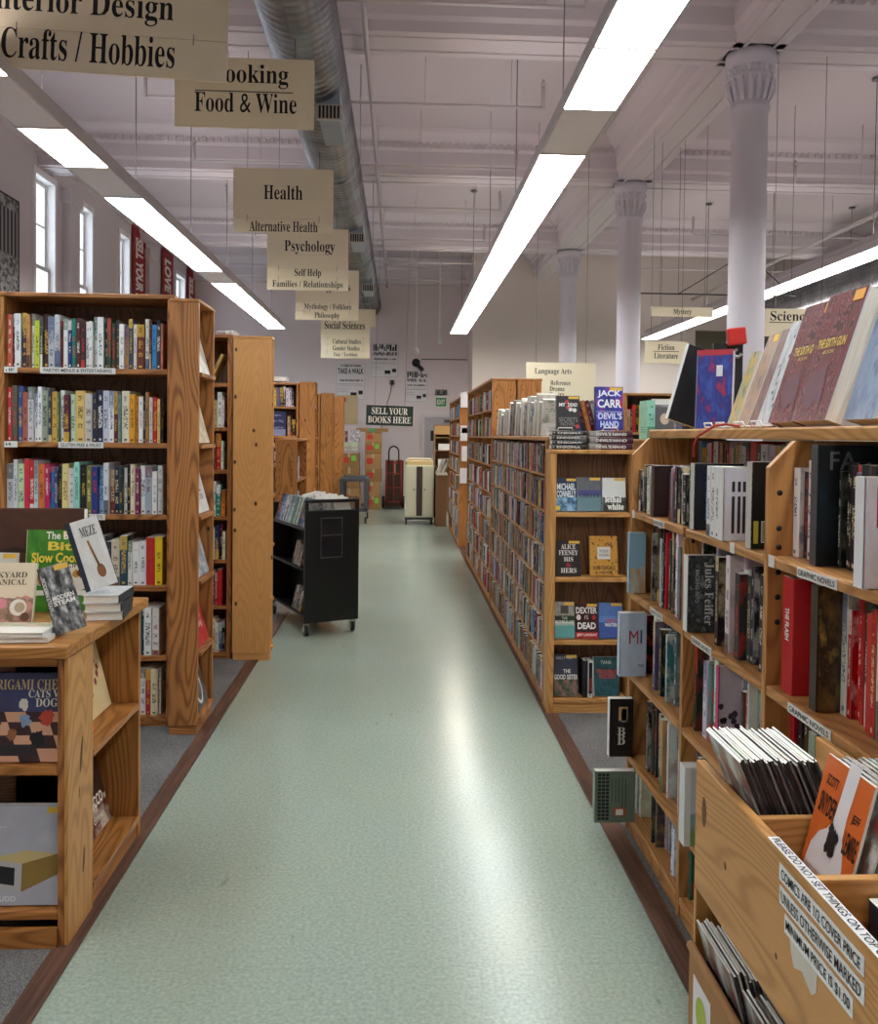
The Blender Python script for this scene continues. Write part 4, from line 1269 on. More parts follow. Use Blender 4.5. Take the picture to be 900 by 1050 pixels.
m.build('picture_box_opening', plain('#1b1c20', .5), b)
m = MB().idx([(.008, -.0008, .038), (.112, -.0008, .088), (.112, -.0008, .146), (.008, -.0008, .118)], [(0, 1, 2, 3)])
m.build('picture_box_side', plain('#8a6f35', .5), b)
m = MB().idx([(-.092, -.0008, .132), (.008, -.0008, .118), (.112, -.0008, .146), (.02, -.0008, .156)], [(0, 1, 2, 3)])
m.build('picture_box_top', plain('#c3b07c', .5), b)
# end shelf books (facing the aisle, leaning)
b = display_book('display_book', 'cream book with red blossoms on the upper end shelf of the counter', (-1.035, 2.985, .506), AX, .25, .22, .25, .016, art((226, 206, 160), (222, 200, 150)), side=(214, 190, 140))
for k in range(9):
    blob(b, .2, .26, random.Random(k).uniform(-.3, .35), random.Random(k+40).uniform(.3, .75), .012, '#8e2a26', k, 'printed_blossom')
b = display_book('display_book', 'orange booklet at the back of the upper end shelf of the counter', (-1.0, 2.80, .506), AX, .35, .06, .12, .012, art((222, 110, 50), (206, 90, 40)), side=(214, 100, 40))
b = display_book('display_book', 'dark cookbook with white lettering on the lower end shelf of the counter', (-1.035, 2.99, .087), AX, .26, .22, .24, .02, art((60, 36, 32), (96, 40, 34), (206, 190, 172), 2.2, 'lower'), side=(60, 36, 34), texts=(('ROCCO', .05, .42, .14, .04, '#ece4da', {'bold': .03}), ('dinner', .05, .2, .1, .025, '#ece4da')))
disc(b, .2, .24, 0, .75, .25, .17, '#1e1a1c', 'printed_portrait')

# things on the counter top
b = display_book('display_book', 'big brown book with white page top standing at the back of the counter', (X0-.41, 3.0, TOP), .05, .03, .5, .335, .05, art((84, 52, 40), (70, 44, 36), (90, 58, 44), 1.5), side=(96, 62, 48), spine=(70, 44, 36))
m = MB()
n = 24
v = []
for k in range(n+1):
    aa = PI*k/n
    for q in (.085, .1):
        v.append((.02+q*1.1*math.cos(aa), -.0008, .1+q*math.sin(aa)))
m.idx(v, [(2*k, 2*k+1, 2*k+3, 2*k+2) for k in range(n)]).build('printed_arch', plain('#2a1a16', .5), b)
b = display_book('display_book', 'small photo book with yellow band behind the beige book', (-1.325, 2.86, TOP), -.1, .12, .10, .2, .014, art((206, 206, 200), (96, 110, 80), (140, 146, 120), 3, 'lower'), side=(226, 222, 214), sticker=True)
b = display_book('display_book', 'beige botanical book with floral foot leaning on the counter', (-1.255, 2.69, TOP), .06, .25, .21, .19, .02, art((226, 210, 184), (206, 150, 140), (120, 110, 84), 5, 'lower'), side=(206, 200, 176),
    texts=(('BACKYARD', .05, .80, .14, .018, '#5a4a36', {'serif': True}), ('BOTANICAL', .05, .68, .14, .018, '#5a4a36', {'serif': True})))
for k, (cx, cz, s, col) in enumerate(((-.2, .2, .018, '#b94a5a'), (.05, .25, .015, '#d98a98'), (.28, .2, .026, '#e8e2d8'), (.3, .2, .016, '#b9a68c'), (.38, .08, .014, '#6e4a3a'))):
    disc(b, .22, .25, cx, cz, s/.22, s/.25, col, 'printed_flower', -.0007-.0001*k)
b = display_book('display_book', 'green slow cooker cookbook with yellow lettering on the counter', (-1.14, 2.885, TOP), .04, .12, .225, .275, .012, art((74, 140, 46), (54, 118, 40), (90, 156, 52), 2), side=(196, 208, 140), spine=(206, 214, 150),
    texts=(('The Best', .02, .93, .11, .026, '#eef2e6', {'bold': .02}), ('Bites', .12, .80, .14, .03, '#ecd44a', {'bold': .03}), ('Slow Cooker', .0, .66, .19, .034, '#ecd44a', {'bold': .03}), ('RECIPES', .16, .565, .09, .016, '#22301c')), sticker=True,
    boxes=((-.5, .5, .2, .26, '#e6e8e2', 'white_band'),))
disc(b, .222, .285, .18, .4, .33, .16, '#e6e2d6', 'printed_bowl', -.0008)
for k in range(7):
    r_ = random.Random(k)
    fd = blob(b, .222, .285, .18+r_.uniform(-.2, .2), .41+r_.uniform(-.07, .07), .013, ['#8a3a22', '#c99a3a', '#6e2a1c', '#d8c48a'][k % 4], k+9, 'printed_food')
    fd.location.y = -.0006
    blob(b, .222, .285, -.28+r_.uniform(-.12, .14), .38+r_.uniform(-.06, .1), .011, ['#a0643a', '#d6c8a8', '#6a4a30'][k % 3], k+30, 'printed_food')
b = display_book('display_book', 'black and white book tilted on a white wire easel at the counter edge', (X0-.022, 2.545, TOP+.012), .42, .26, .085, .205, .02, art((40, 42, 44), (120, 122, 124), (206, 206, 206), 4.5), side=(30, 32, 34), spine=(26, 28, 30), roll=-.26,
    texts=(('MODERN', .05, .52, .06, .014, '#eceae6', {'bold': .03}), ('STEAM', .05, .44, .06, .014, '#eceae6', {'bold': .03}), ('MODERN STEAM', -.42, .6, .1, .011, '#eceae6', {'down': 1})), sticker=True)
t = thing('wire_easel', 'white wire easel holding the black and white book', 'book stand', (X0-.085, 2.575, TOP))
MB().tube([(-.028, .03, .004), (.0, .012, .085), (.02, .03, .004)], .003, 8).build('back_legs', plain('#eceae6', .3), t)
MB().tube([(-.028, .03, .004), (-.028, -.005, .004), (.02, -.005, .004), (.02, .03, .004)], .003, 8).build('front_rest', plain('#eceae6', .3), t)
STK = (-.972, 2.935)
for k in range(3):
    b = display_book('cookery_book', ['lowest white and dark book in the stack under the spoon book', 'middle white and dark book in the stack under the spoon book', 'topmost white and dark book in the stack under the spoon book'][k], (STK[0]-.028+.003*k, STK[1]+.085, TOP+.0275+.0275*k), -.22+.05*k, 0, .115, .17, .0262, art((226, 226, 226), (206, 206, 210)), side=(214, 214, 216), spine=(40, 42, 50), group='white books stacked on the counter')
    b.rotation_euler = Matrix.Rotation(-.22+.05*k, 3, 'Z').to_euler()
    b.rotation_mode = 'QUATERNION'
    b.rotation_quaternion = (Matrix.Rotation(PI+.14-.05*k, 4, 'Z') @ Matrix.Rotation(-PI/2, 4, 'X')).to_quaternion()
    b.location = (STK[0]+.003*k, STK[1], TOP+.0268+.0275*k)
b = display_book('display_book', 'tall white book with spoon picture leaning on the small white stack', (-.966, 2.80, TOP+.0965), .3, .16, .1, .232, .026, art((226, 226, 224), (214, 214, 214)), side=(30, 36, 56), spine=(28, 34, 54), roll=-.3,
    texts=(('MEZE', .1, .82, .05, .032, '#2a2a2e', {'serif': True}),), boxes=((-.5, -.36, .0, 1, '#1f2638', 'printed_edge'),))
m = MB().tube([(.0, -.0012, .16), (.012, -.0012, .07)], .0035, 6)
m.build('printed_spoon_handle', plain('#8a5c3a', .5), b)
disc(b, .1, .225, .14, .24, .13, .1, '#8a5c3a', 'printed_spoon_bowl')
for k in range(2):
    b = display_book('display_book', ['lower white picture book lying flat at the counter edge', 'upper white picture book lying flat at the counter edge'][k], (0, 0, 0), 0, 0, .2, .135, .014, art((226, 220, 210), (206, 180, 160), (150, 160, 120), 4, 'lower'), side=(222, 222, 222), group='flat white books on the counter')
    b.rotation_mode = 'QUATERNION'
    b.rotation_quaternion = (Matrix.Rotation(PI+.05-.06*k, 4, 'Z') @ Matrix.Rotation(-PI/2, 4, 'X')).to_quaternion()
    b.location = (-1.115-.006*k, 2.605, TOP+.0148+.0152*k)
# ------------------------------------------------------------------ black book cart
t = thing('book_cart', 'black steel book cart with sloped shelves standing in the aisle', 'book cart', (-.685, 6.2, 0), math.radians(25))
Wc, Lc = .425, .92
MB().box(0, Wc, 0, .03, .10, .93).box(0, .03, 0, .03, .93, .985).box(Wc-.03, Wc, 0, .03, .93, .985).build('end_panel', M_BLACKMETAL, t, bevel=.004)
MB().box(0, Wc, .0, .03, .985, 1.01).build('end_rail', M_BLACKMETAL, t, bevel=.004)
MB().box(0, Wc, Lc-.03, Lc, .10, .93).box(0, .03, Lc-.03, Lc, .93, 1.01).box(Wc-.03, Wc, Lc-.03, Lc, .93, 1.01).build('end_panel', M_BLACKMETAL, t, bevel=.004)
for z in (.80, .50, .16):
    # sloped tray: lower at the open side, with a raised back lip
    MB().prism([(.004, z-.02), (.004, z-.002), (.2, z-.05), (Wc-.004, z-.002), (Wc-.004, z-.02), (.2, z-.068)], 1, .031, Lc-.031).build('sloped_shelf', M_BLACKMETAL, t)
MB().box(.19, .21, .031, Lc-.031, .12, .74).build('centre_divider', M_BLACKMETAL, t)
fr = MB()
px0, px1, pz0, pz1 = .12, .29, .575, .875
for q in ((px0, px1, pz0, pz0+.008), (px0, px1, pz1-.008, pz1), (px0, px0+.006, pz0+.008, pz1-.008), (px1-.006, px1, pz0+.008, pz1-.008), (px0+.006, px1-.006, .742, .748)):
    fr.box(q[0], q[1], -.006, -.0005, q[2], q[3])
fr.build('label_holder', plain('#4b4b4f', .3), t)
MB().box(px0+.006, px1-.006, -.0025, -.001, pz0+.008, pz1-.008).build('label_sleeve', plain('#1d1d20', .12), t)
for x in (.03, Wc-.03):
    for y in (.05, Lc-.05):
        c = MB().box(x-.012, x+.012, y-.012, y+.012, .085, .10)
        c.box(x-.022, x-.017, y-.016, y+.016, .03, .088).box(x+.017, x+.022, y-.016, y+.016, .03, .088)
        co = c.build('caster', M_CHROME, t)
        wv = MB().lathe([(.03, -.012), (.037, -.009), (.038, 0), (.037, .009), (.03, .012)], 20)
        wv.build('caster_wheel', plain('#1a1a1c', .5), co, loc=(x, y, .038), rot=(0, PI/2, 0))
ca, sa = math.cos(math.radians(25)), math.sin(math.radians(25))
def cart_at(lx, ly):
    return (-.685+ca*lx-sa*ly, 6.2+sa*lx+ca*ly)
rc = random.Random(3)
y, k = .80, 1
CB = [(40, 44, 60), (44, 52, 70), (50, 84, 140), (56, 96, 150), (150, 176, 196), (48, 78, 140), (196, 206, 214), (30, 30, 34), (206, 206, 206), (120, 176, 186), (170, 196, 196), (206, 210, 210), (56, 150, 146), (60, 160, 150), (190, 206, 202), (40, 120, 124), (220, 216, 206)]
while y > .09 and k <= 24:
    tt = rc.uniform(.022, .036)
    col = CB[k-1] if k <= len(CB) else rc.choice(CB)
    x_, y_ = cart_at(.012, y)
    o = book('library_book', '%s book, %s from the back of the sloped top tray of the black cart' % (cname(col), nth(k)), col, tt, .13, rc.uniform(.20, .225), (x_, y_, .8045), math.radians(25)-PI/2, True, 'books on the black cart', r=rc)
    o.rotation_euler = (-.245, .14, math.radians(25)-PI/2)
    y -= tt+.003
    k += 1
y, k = .80, 1
while y > .06 and k <= 22:
    tt = rc.uniform(.026, .04)
    x_, y_ = cart_at(Wc-.012, y-tt)
    o = book('library_book', '%s book, %s on the far side of the top tray of the black cart' % ('white', nth(k)), (226, 224, 220), tt, .13, rc.uniform(.20, .235), (x_, y_, .8015), math.radians(25)+PI/2, True, 'books on the black cart', r=rc)
    o.rotation_euler = (-.245, 0, math.radians(25)+PI/2)
    y -= tt+.003
    k += 1
for z, n0, nm in ((.50, 6, 'middle'), (.16, 7, 'bottom')):
    y = .36
    for k in range(n0):
        tt = rc.uniform(.024, .036)
        x_, y_ = cart_at(.014, y)
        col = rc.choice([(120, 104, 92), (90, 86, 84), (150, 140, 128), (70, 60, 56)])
        o = book('library_book', '%s book, %s on the shaded %s shelf of the black cart' % (cname(col), nth(k+1), nm), col, tt, .11, rc.uniform(.15, .19), (x_, y_, z+.0015), math.radians(25)-PI/2, True, 'books on the black cart', r=rc)
        o.rotation_euler = (-.245, 0, math.radians(25)-PI/2)
        y -= tt+.003

# ------------------------------------------------------------------ right: near comics bookcase facing the aisle
XF = .88
t = thing('comics_bookcase', 'long wooden bookcase of graphic novels with sloped panel tops facing the aisle', 'bookcase', (XF, 3.18, 0), -PI/2)
# local x runs toward the camera, local y away from the aisle
BW, TH, DP = .5875, .022, .36
DIV = [TH/2, .02+BW, .02+2*BW, .02+3*BW, .02+4*BW]
FZ, FX = wood('fir', 2), wood('fir', 0)
side = [(0, .0), (DP, 0), (DP, 1.495), (.062, 1.495), (0, 1.43)]
for k, x in enumerate(DIV):
    o = MB().prism(side if k != 1 else [(0, 0), (DP, 0), (DP, 1.19), (0, 1.19)], 0, x-TH/2, x+TH/2).build('side_panel' if k in (0, 4) else 'divider', FZ, t, bevel=.002)
    if k:
        pg = MB()
        for pz in (1.06, 1.12, 1.18, 1.24, 1.285, 1.37):
            pg.lathe([(.007, 0), (.007, .0006)], 10, cx=.026, cy=pz)
        pg.build('peg_hole', M_BLACK, o, loc=(x+TH/2+.0002, 0, 0), rot=(PI/2, 0, PI/2))
MB().box(-.004, 4*BW+.04, .066, DP+.06, 1.497, 1.527).build('top_plank', wood('bin', 0), t, bevel=.005)
SZ = [1.22, .91, .605, .29, .07]
for k in range(4):
    a0, a1 = DIV[k]+TH/2+.0006, DIV[k+1]-TH/2-.0006
    for z in SZ:
        MB().box(a0, a1, .0, DP-.014, z-.026, z).build('shelf', FX, t, bevel=.006)
    MB().box(a0, a1, DP-.012, DP-.002, .03, 1.49).build('back_panel', wood('oakdark', 2), t)
    MB().box(a0, a1, .006, .02, 0, .043).build('base_board', FX, t)
LBL = plain('#e0ddd8', .45, var=.02)
def shelf_words(x0, x1, z, words):
    MB().box(x0, x1, -.0024, -.0012, z-.024, z-.002).build('shelf_label', LBL, t)
    if words:
        text(words, (x1-x0)*.92, .0125, M_INK, t, ((x0+x1)/2, -.003, z-.013), bold=.01)
shelf_words(1.36, 1.53, 1.22, 'GRAPHIC NOVELS')
shelf_words(1.33, 1.52, .91, 'GRAPHIC NOVELS')
shelf_words(.70, .86, .91, 'GRAPHIC NOVELS')
shelf_words(.28, .42, .91, 'GRAPHIC NOVELS')
shelf_words(.30, .42, 1.22, 'GRAPHIC NOVELS')
for x, z in ((1.215, 1.22), (.035, 1.22), (.98, 1.22)):
    MB().box(x, x+.03, -.0024, -.0012, z-.024, z+.004).build('shelf_label', LBL, t)

def bay(k):
    """y of the bay's far end (start of row, viewer's left) and clear length"""
    return 3.18-(DIV[k]+TH/2)-.002, BW-TH-.004
rg = random.Random(77)
SN = ['top', 'second', 'third', 'fourth', 'bottom']
BN = ['far', 'middle', 'near']
HM = [.245, .285, .275, .285, .19]
HFRONT = .205
P_GN = [q for q in P_DARK if q not in ((150, 30, 34), (206, 164, 76))]+[(28, 26, 30)]*8+[(216, 212, 214)]*5+[(150, 146, 150), (206, 200, 206), (84, 92, 104), (96, 110, 130)]
P_RED = [(160, 26, 34), (180, 34, 40), (36, 60, 48), (60, 30, 30), (44, 44, 50), (190, 40, 44), (90, 30, 34), (40, 90, 60), (24, 24, 28), (206, 200, 200)]
# books pulled well forward so that a cover shows: far end column
PROUD = []
def proud(name, label, y, z, x, h, d, tt, cover, spine, texts=(), pages=(230, 226, 220), boxes=(), group=None):
    """book standing square to the shelf, spine to the aisle, front cover toward the camera (-Y)"""
    PROUD.append((y, tt, z if abs(z-.072) > .001 else .07))
    return display_book(name, label, (x+d/2, y, z), 0, .0, d, h, tt, cover, side=pages, spine=spine, texts=texts, boxes=boxes)
proud('graphic_novel', 'pale blue landscape-covered book pulled out at the far end of the second shelf', 3.125, .911, .866, .228, .06, .03, art((150, 190, 214), (190, 200, 196), (196, 160, 110), 2, 'lower'), (150, 186, 206))
proud('graphic_novel', 'pale blue book with coloured M letters pulled out on the third shelf', 3.09, .606, .824, .238, .10, .03, art((186, 200, 222), (180, 194, 218)), (196, 206, 226), texts=(('M', .02, .62, .034, .05, '#b03a44'), ('I', .30, .625, .006, .05, '#2c4a80'), ('THE', .30, .17, .022, .011, '#3a4456')))
proud('graphic_novel', 'black book with white and tan cover figures pulled out on the fourth shelf', 3.127, .291, .80, .22, .09, .028, art((26, 24, 26), (22, 20, 22)), (226, 224, 220), texts=(('B', 0, .30, .03, .04, '#d8d4cc', {'serif': True}), ('B', 0, .44, .03, .03, '#d8d4cc', {'serif': True}),), boxes=((-.12, .26, .62, .86, '#c0a070', 'printed_panel'), (0, .22, .6, .83, '#e0dcd2', 'printed_panel')))
b = proud('graphic_novel', 'grey-green book with a black window grid pulled far out of the bottom shelf', 3.06, .071, .733, .191, .15, .03, art((112, 128, 116), (104, 120, 108)), (130, 144, 132))
g = MB()
for i in range(3):
    for j in range(13):
        g.box(-.075+.010+i*.015, -.075+.022+i*.015, -.0007, -.0003, .010+j*.0136, .0200+j*.0136)
g.build('printed_window_grid', M_BLACK, b)
g = MB()
for i in range(5):
    g.box(-.012+i*.0125, -.010+i*.0125, -.0007, -.0003, .02 if i > 2 else .075, .165)
g.build('printed_line', M_BLACK, b)
MB().box(-.005, .04, -.0009, -.0004, .026, .055).build('price_sticker', plain('#b5522c', .5), b)
MB().box(.003, .031, -.0012, -.0009, .028, .05).build('barcode', plain('#e6e2dc', .5), b)
# face-forward volumes in the top rows
proud('graphic_novel', 'brown book with white vertical lettering pulled out of the top shelf, far bay', 2.897, 1.221, .885, .178, .14, .035, art((52, 36, 34), (48, 34, 32)), (60, 42, 38), texts=(('BEAUTIFUL', -.05, .55, .10, .014, '#b9aea6', {'down': 1}), ('BOOK', .12, .5, .06, .012, '#b9aea6', {'down': 1})))
proud('graphic_novel', 'black book with blue vertical lettering pulled out of the top shelf, far bay', 2.50, 1.221, .885, .20, .15, .03, art((22, 28, 44), (18, 22, 34)), (206, 204, 196), texts=(('INCREDIBLE', -.2, .52, .15, .022, '#3f74ae', {'down': 1}),))
b = proud('graphic_novel', 'white book with black bar design pulled out of the top shelf, middle bay', 2.237, 1.221, .872, .198, .15, .034, art((206, 202, 212), (198, 194, 206)), (230, 228, 226))
g = MB()
for x in (-.052, -.036, -.022):
    g.box(x, x+.008, -.0008, -.0003, .02, .12).box(x, x+.008, -.0008, -.0003, .132, .16)
g.build('printed_bar', M_BLACK, b)
PROUD += [(2.272, .098, 1.22), (1.88, .055, .91)]
for k in range(3):
    book('graphic_novel', '%s of three white spined volumes beside the white bar-design book' % nth(k+1).capitalize(), (232, 230, 230), .03, .16, .198, (.875, 2.37-.033*k, 1.2215), -PI/2, False, 'white spined set on the top shelf', ink=(20, 20, 22))
b = proud('graphic_novel', 'black book with barcode pulled out of the top shelf against the divider', 2.075, 1.221, .881, .218, .15, .03, art((30, 30, 32), (24, 24, 26)), (200, 196, 190), texts=(('NOTES', -.2, .6, .09, .02, '#a7a49e', {'down': 1}),), boxes=((-.46, -.38, .06, .32, '#c7b84a', 'printed_panel'), (-.33, -.18, .07, .32, '#e4e2de', 'barcode_panel')))
g = MB()
for i in range(9):
    g.box(-.047, -.029, -.0012, -.0007, .02+.0055*i, .0225+.0055*i)
g.build('barcode', M_BLACK, b)
b = proud('graphic_novel', 'grey illustrated book with white script pulled out of the second shelf, middle bay', 2.50, .911, .871, .232, .16, .035, art((84, 92, 94), (44, 48, 50), (150, 156, 156), 5), (226, 226, 226), texts=(('Jules Feiffer', -.10, .5, .19, .03, '#e8e8e6', {'down': 1, 'serif': True}), ('BACKING INTO', -.32, .6, .1, .012, '#d8d8d6', {'down': 1})))
b = proud('graphic_novel', 'pink edged book with ink dragon sketch pulled out of the third shelf, middle bay', 2.30, .606, .895, .255, .15, .02, art((206, 190, 206), (212, 198, 212)), (190, 40, 110))
for k in range(10):
    blob(b, .2, .24, random.Random(k).uniform(-.38, -.1), random.Random(k+5).uniform(.2, .7), .009, '#3a3440', k, 'printed_sketch')
b = proud('graphic_novel', 'white hardback with meadow picture pulled out of the fourth shelf, middle bay', 2.43, .291, .85, .235, .17, .045, art((206, 214, 226), (120, 160, 96), (150, 180, 210), 2, 'lower'), (214, 216, 220), boxes=((-.5, -.4, 0, 1, '#e6e8ec', 'printed_edge'),))
b = proud('graphic_novel', 'tall black book with dim blue figure pulled forward on the top shelf, near bay', 1.80, 1.221, .91, .265, .17, .028, art((20, 22, 26), (26, 34, 40), (34, 52, 60), 2.5), (70, 70, 74), texts=(('FA', -.17, .87, .06, .04, '#6a6f74', {'bold': .01}),))
b = proud('graphic_novel', 'white book with crimson squares at the near end of the top shelf', 1.526, 1.221, .861, .208, .17, .03, art((222, 216, 226), (214, 208, 220)), (232, 230, 232), boxes=((-.36, -.3, .55, .92, '#b02a4c', 'printed_square'), (-.2, -.05, .62, .8, '#b02a4c', 'printed_square'), (-.2, -.05, .84, .95, '#b02a4c', 'printed_square')))
b = book('graphic_novel', 'wide red spine with white THE FLASH lettering, second shelf near bay', (186, 32, 40), .055, .17, .268, (.90, 1.935, .9112), -PI/2, False, 'graphic novels in the comics bookcase', ink=(170, 26, 34))
text('THE FLASH', .075, .02, M_INKW, b, (.0275, -.0008, .16), (PI/2, PI/2, 0), 'title', bold=.03)
b = proud('graphic_novel', 'gold and dark photo book pulled forward on the second shelf, near bay', 1.765, .911, .90, .272, .16, .03, art((120, 96, 50), (44, 38, 30), (190, 160, 84), 2.4), (60, 52, 40))

for k in range(3):
    y0, L = bay(k)
    for s, z in enumerate(SZ):
        start, cut = 0.0, 0.0
        RS = sorted((y0-yy-tt-.0025, y0-yy+.0025) for yy, tt, zz in PROUD if abs(zz-z) < .01 and y0-(L+BW if (s == 0 and k == 0) else L) < yy < y0+.01)
        DPR = [(q1-.003, q1+.10) for q0, q1 in RS]
        pal = P_RED if (k == 2 and s == 1) else P_GN
        if s == 0 and k == 1:
            continue
        LL = L+BW if (s == 0 and k == 0) else L
        if s == 0:
            row_of_books(XF+.247, y0-.01, z, -PI/2, LL-.02, .268, P_BRIGHT+P_DARK, rg, 'paperback_volume', 'from far end, back row, top shelf, %s bay' % BN[k], 'graphic novels in the back row of the top shelf', t=(.018, .055), h=(.9, 1.0), d=(.085, .094), push=(0, .004), hard=.3)
        row_of_books(XF+.02, y0-start, z, -PI/2, LL-start-cut, HM[s] if s else (.188 if k < 2 else .25), pal, rg, 'comic_collection' if k == 0 else 'graphic_novel', 'from far end, %s shelf, %s bay, comics bookcase' % (SN[s], BN[k]), 'graphic novels in the comics bookcase', t=(.010, .032), h=(.8, .985), d=(.15, .162) if s == 0 else (.16, .2), push=(.0, .012) if s == 0 and k < 2 else ((.035, .05) if k == 2 else (.0, .045)), hard=.35, gap=.0011, reserve=RS, deep=DPR)
# face-out comics on the plank
PZ = 1.5285
def plank_book(lab, yfar, x, w, h, tt, cover, lean, **k):
    q = (x-.09)/x
    x, yfar, w, h = x-.09, yfar*q, w*q, h*q
    return display_book('comic_book', lab, (x, yfar-w/2, PZ), -PI/2, lean, w, h, tt, cover, group='comics propped on the plank of the comics bookcase', **k)
display_book('comic_book', 'tall black book with white edge leaning at the far end of the comics plank', (1.045, 3.08, PZ+.0195), .12, .05, .13, .29, .02, art((22, 22, 24), (30, 30, 34)), side=(206, 206, 208), spine=(214, 214, 214), roll=.30, group='comics propped on the plank of the comics bookcase')
display_book('comic_book', 'upright blue and red figure book in clear wrap on the comics plank', (1.065, 2.84, PZ), -.62, .06, .12, .27, .03, art((60, 84, 170), (40, 50, 130), (170, 44, 70), 3), side=(170, 170, 190), spine=(150, 150, 176), group='comics propped on the plank of the comics bookcase', boxes=((-.5, .5, .93, 1, '#b03040', 'printed_band'), (.05, .22, .66, .8, '#d8dce6', 'printed_star')))
plank_book('teal and yellow comic leaning on the comics plank', 2.86, 1.12, .07, .27, .014, art((110, 160, 160), (206, 166, 70), (60, 70, 80), 3.2), .32, side=(206, 206, 196))
plank_book('grey and tan comic with orange sticker leaning on the comics plank', 2.775, 1.12, .085, .325, .014, art((150, 140, 128), (188, 150, 128), (110, 108, 110), 3.2), .34, side=(206, 200, 196), sticker=True)
plank_book('maroon grey comic leaning next to the white sketch comic on the plank', 2.685, 1.12, .06, .33, .014, art((120, 84, 84), (150, 120, 112), (90, 70, 76), 3), .34, side=(206, 200, 196))
b = plank_book('white comic with pencil sketch cover on the comics plank', 2.62, 1.12, .12, .345, .016, art((206, 206, 208), (190, 190, 194), (150, 150, 156), 5), .33, side=(214, 214, 214))
for k in range(12):
    blob(b, .12, .345, random.Random(k).uniform(-.35, .35), random.Random(k+9).uniform(.1, .85), .006, '#6a6a70', k, 'printed_sketch')
S6 = art((112, 24, 38), (150, 88, 92), (74, 18, 30), 3.4, 'swirl')
S6b = ((-.02, .30, .03, .36, '#7d7478'),)
def sixth(lab, yfar, x, w, h, tt, lean):
    b = plank_book(lab, yfar, x, w, h, tt, S6, lean, side=(206, 206, 216), sticker=False, spine=(96, 30, 40))
    w, h = w*(x-.09)/x, h*(x-.09)/x
    blob(b, w, h, -.05, .26, w*.3, '#6e4450', 4, 'printed_smoke')
    text('THE SIXTH GUN', w*.74, h*.075, plain('#d9b84e', .4, var=0), b, (0, -.0012, h*.60), (PI/2, 0, 0), 'title', bold=.03)
    text('BOOK', w*.3, h*.03, plain('#d9b84e', .4, var=0), b, (0, -.0012, h*.53), (PI/2, 0, 0), 'title')
    MB().box(w*.2, w*.45, -.0012, -.0006, h*.90, h*.98).build('price_sticker', plain('#e8a33c', .5), b)
    return b
sixth('smaller of the two dark red swirl-covered hardbacks on the comics plank', 2.485, 1.10, .185, .362, .045, .31)
sixth('bigger dark red swirl-covered hardback in front on the comics plank', 2.285, 1.07, .195, .362, .045, .31)
plank_book('thick pale blue hardback in clear wrap on the comics plank', 2.055, 1.10, .14, .35, .05, art((120, 138, 170), (150, 164, 190), (100, 116, 150), 2), .30, side=(196, 202, 216), sticker=True)
plank_book('purple and green comic at the near end of the comics plank', 1.89, 1.10, .17, .26, .03, art((130, 84, 140), (140, 176, 110), (190, 160, 190), 3), .30, side=(180, 196, 190))
for k, (y, x) in enumerate(((2.60, .985), (2.50, .985), (2.36, .985), (2.22, .975))):
    e = thing('wire_easel', 'white wire easel under the plank comics, %s from the far end' % nth(k+1), 'book stand', (x, y, PZ), -PI/2, 'wire easels on the comics plank')
    MB().tube([(-.035, .0, .004), (-.035, -.022, .004), (-.03, -.026, .016), (.03, -.026, .016), (.035, -.022, .004), (.035, .0, .004)], .0028, 8).build('front_rest', plain('#e6e4e0', .3), e)
    MB().tube([(-.035, .0, .0042), (.035, .0, .0042)], .0028, 8).build('cross_bar', plain('#e6e4e0', .3), e)
e = thing('red_tag', 'red plastic tag hanging on a black clip above the propped comics', 'tag', (1.085, 2.90, PZ))
MB().box(.02, .125, .05, .062, .0, .305).build('backing_board', plain('#18181a', .5), e)
MB().box(.10, .165, .02, .05, .285, .345).build('red_cap', plain('#c8302c', .4), e, rot=(0, -.12, 0), bevel=.006)
MB().tube([(.10, .045, .285), (.08, .04, .27), (.10, .035, .255), (.115, .04, .267)], .006, 8).build('clip', M_STEEL, e)
e = thing('red_ribbon', 'thin red ribbon hanging over the edge of the comics plank', 'ribbon', (.905, 2.42, 1.4535))
MB().tube([(.05, -.08, .079), (.02, -.05, .085), (.0, -.02, .08), (-.03, .03, .05), (-.035, .05, .02), (-.03, .06, -.01)], .004, 6).build('ribbon_strand', plain('#b03028', .5), e)

# ------------------------------------------------------------------ comic bin in the near corner
t = thing('comic_bin', 'wooden comic bin with white rule labels along its side panel', 'comic bin', (.6, 1.655, 0), -PI/2)
BZ, BX = wood('bin', 2), wood('bin', 0)
LB, DB = 1.0, .262
MB().box(0, LB, 0, .019, .60, .855).build('side_panel', BX, t, bevel=.003)
MB().box(0, LB, DB-.019, DB, .60, .90).build('side_panel', BX, t, bevel=.003)
MB().box(0, .019, .0195, DB-.0195, .60, .80).build('end_panel', wood('bin', 1), t)
for x in (.235, .435, .70):
    MB().box(x-.008, x+.008, .0195, DB-.0195, .6985, .845).build('partition', wood('bin', 1), t, bevel=.002)
MB().box(.0195, LB, .0195, DB-.0195, .678, .698).build('bin_floor', BX, t)
for x in (0, LB-.014):
    MB().box(x, x+.014, 0, DB, 0, .5995).build('end_leg_panel', BZ, t, bevel=.002)
MB().box(.0145, LB-.0145, .001, DB-.001, .12, .14).build('lower_shelf', BX, t)
MB().box(.0145, LB-.0145, DB-.012, DB-.002, .141, .599).build('back_panel', wood('oakdark', 0), t)
RULES = plain('#e9e9ea', .4, var=.01)
def rule(x0, x1, z0, z1, words):
    MB().box(x0, x1, -.0012, -.0002, z0, z1).build('rule_label', RULES, t)
    text(words, (x1-x0)*.94, (z1-z0)*.62, M_INK, t, ((x0+x1)/2, -.0018, (z0+z1)/2), bold=.008)
rule(.377, .618, .812, .838, 'COMICS ARE 1/2 COVER PRICE')
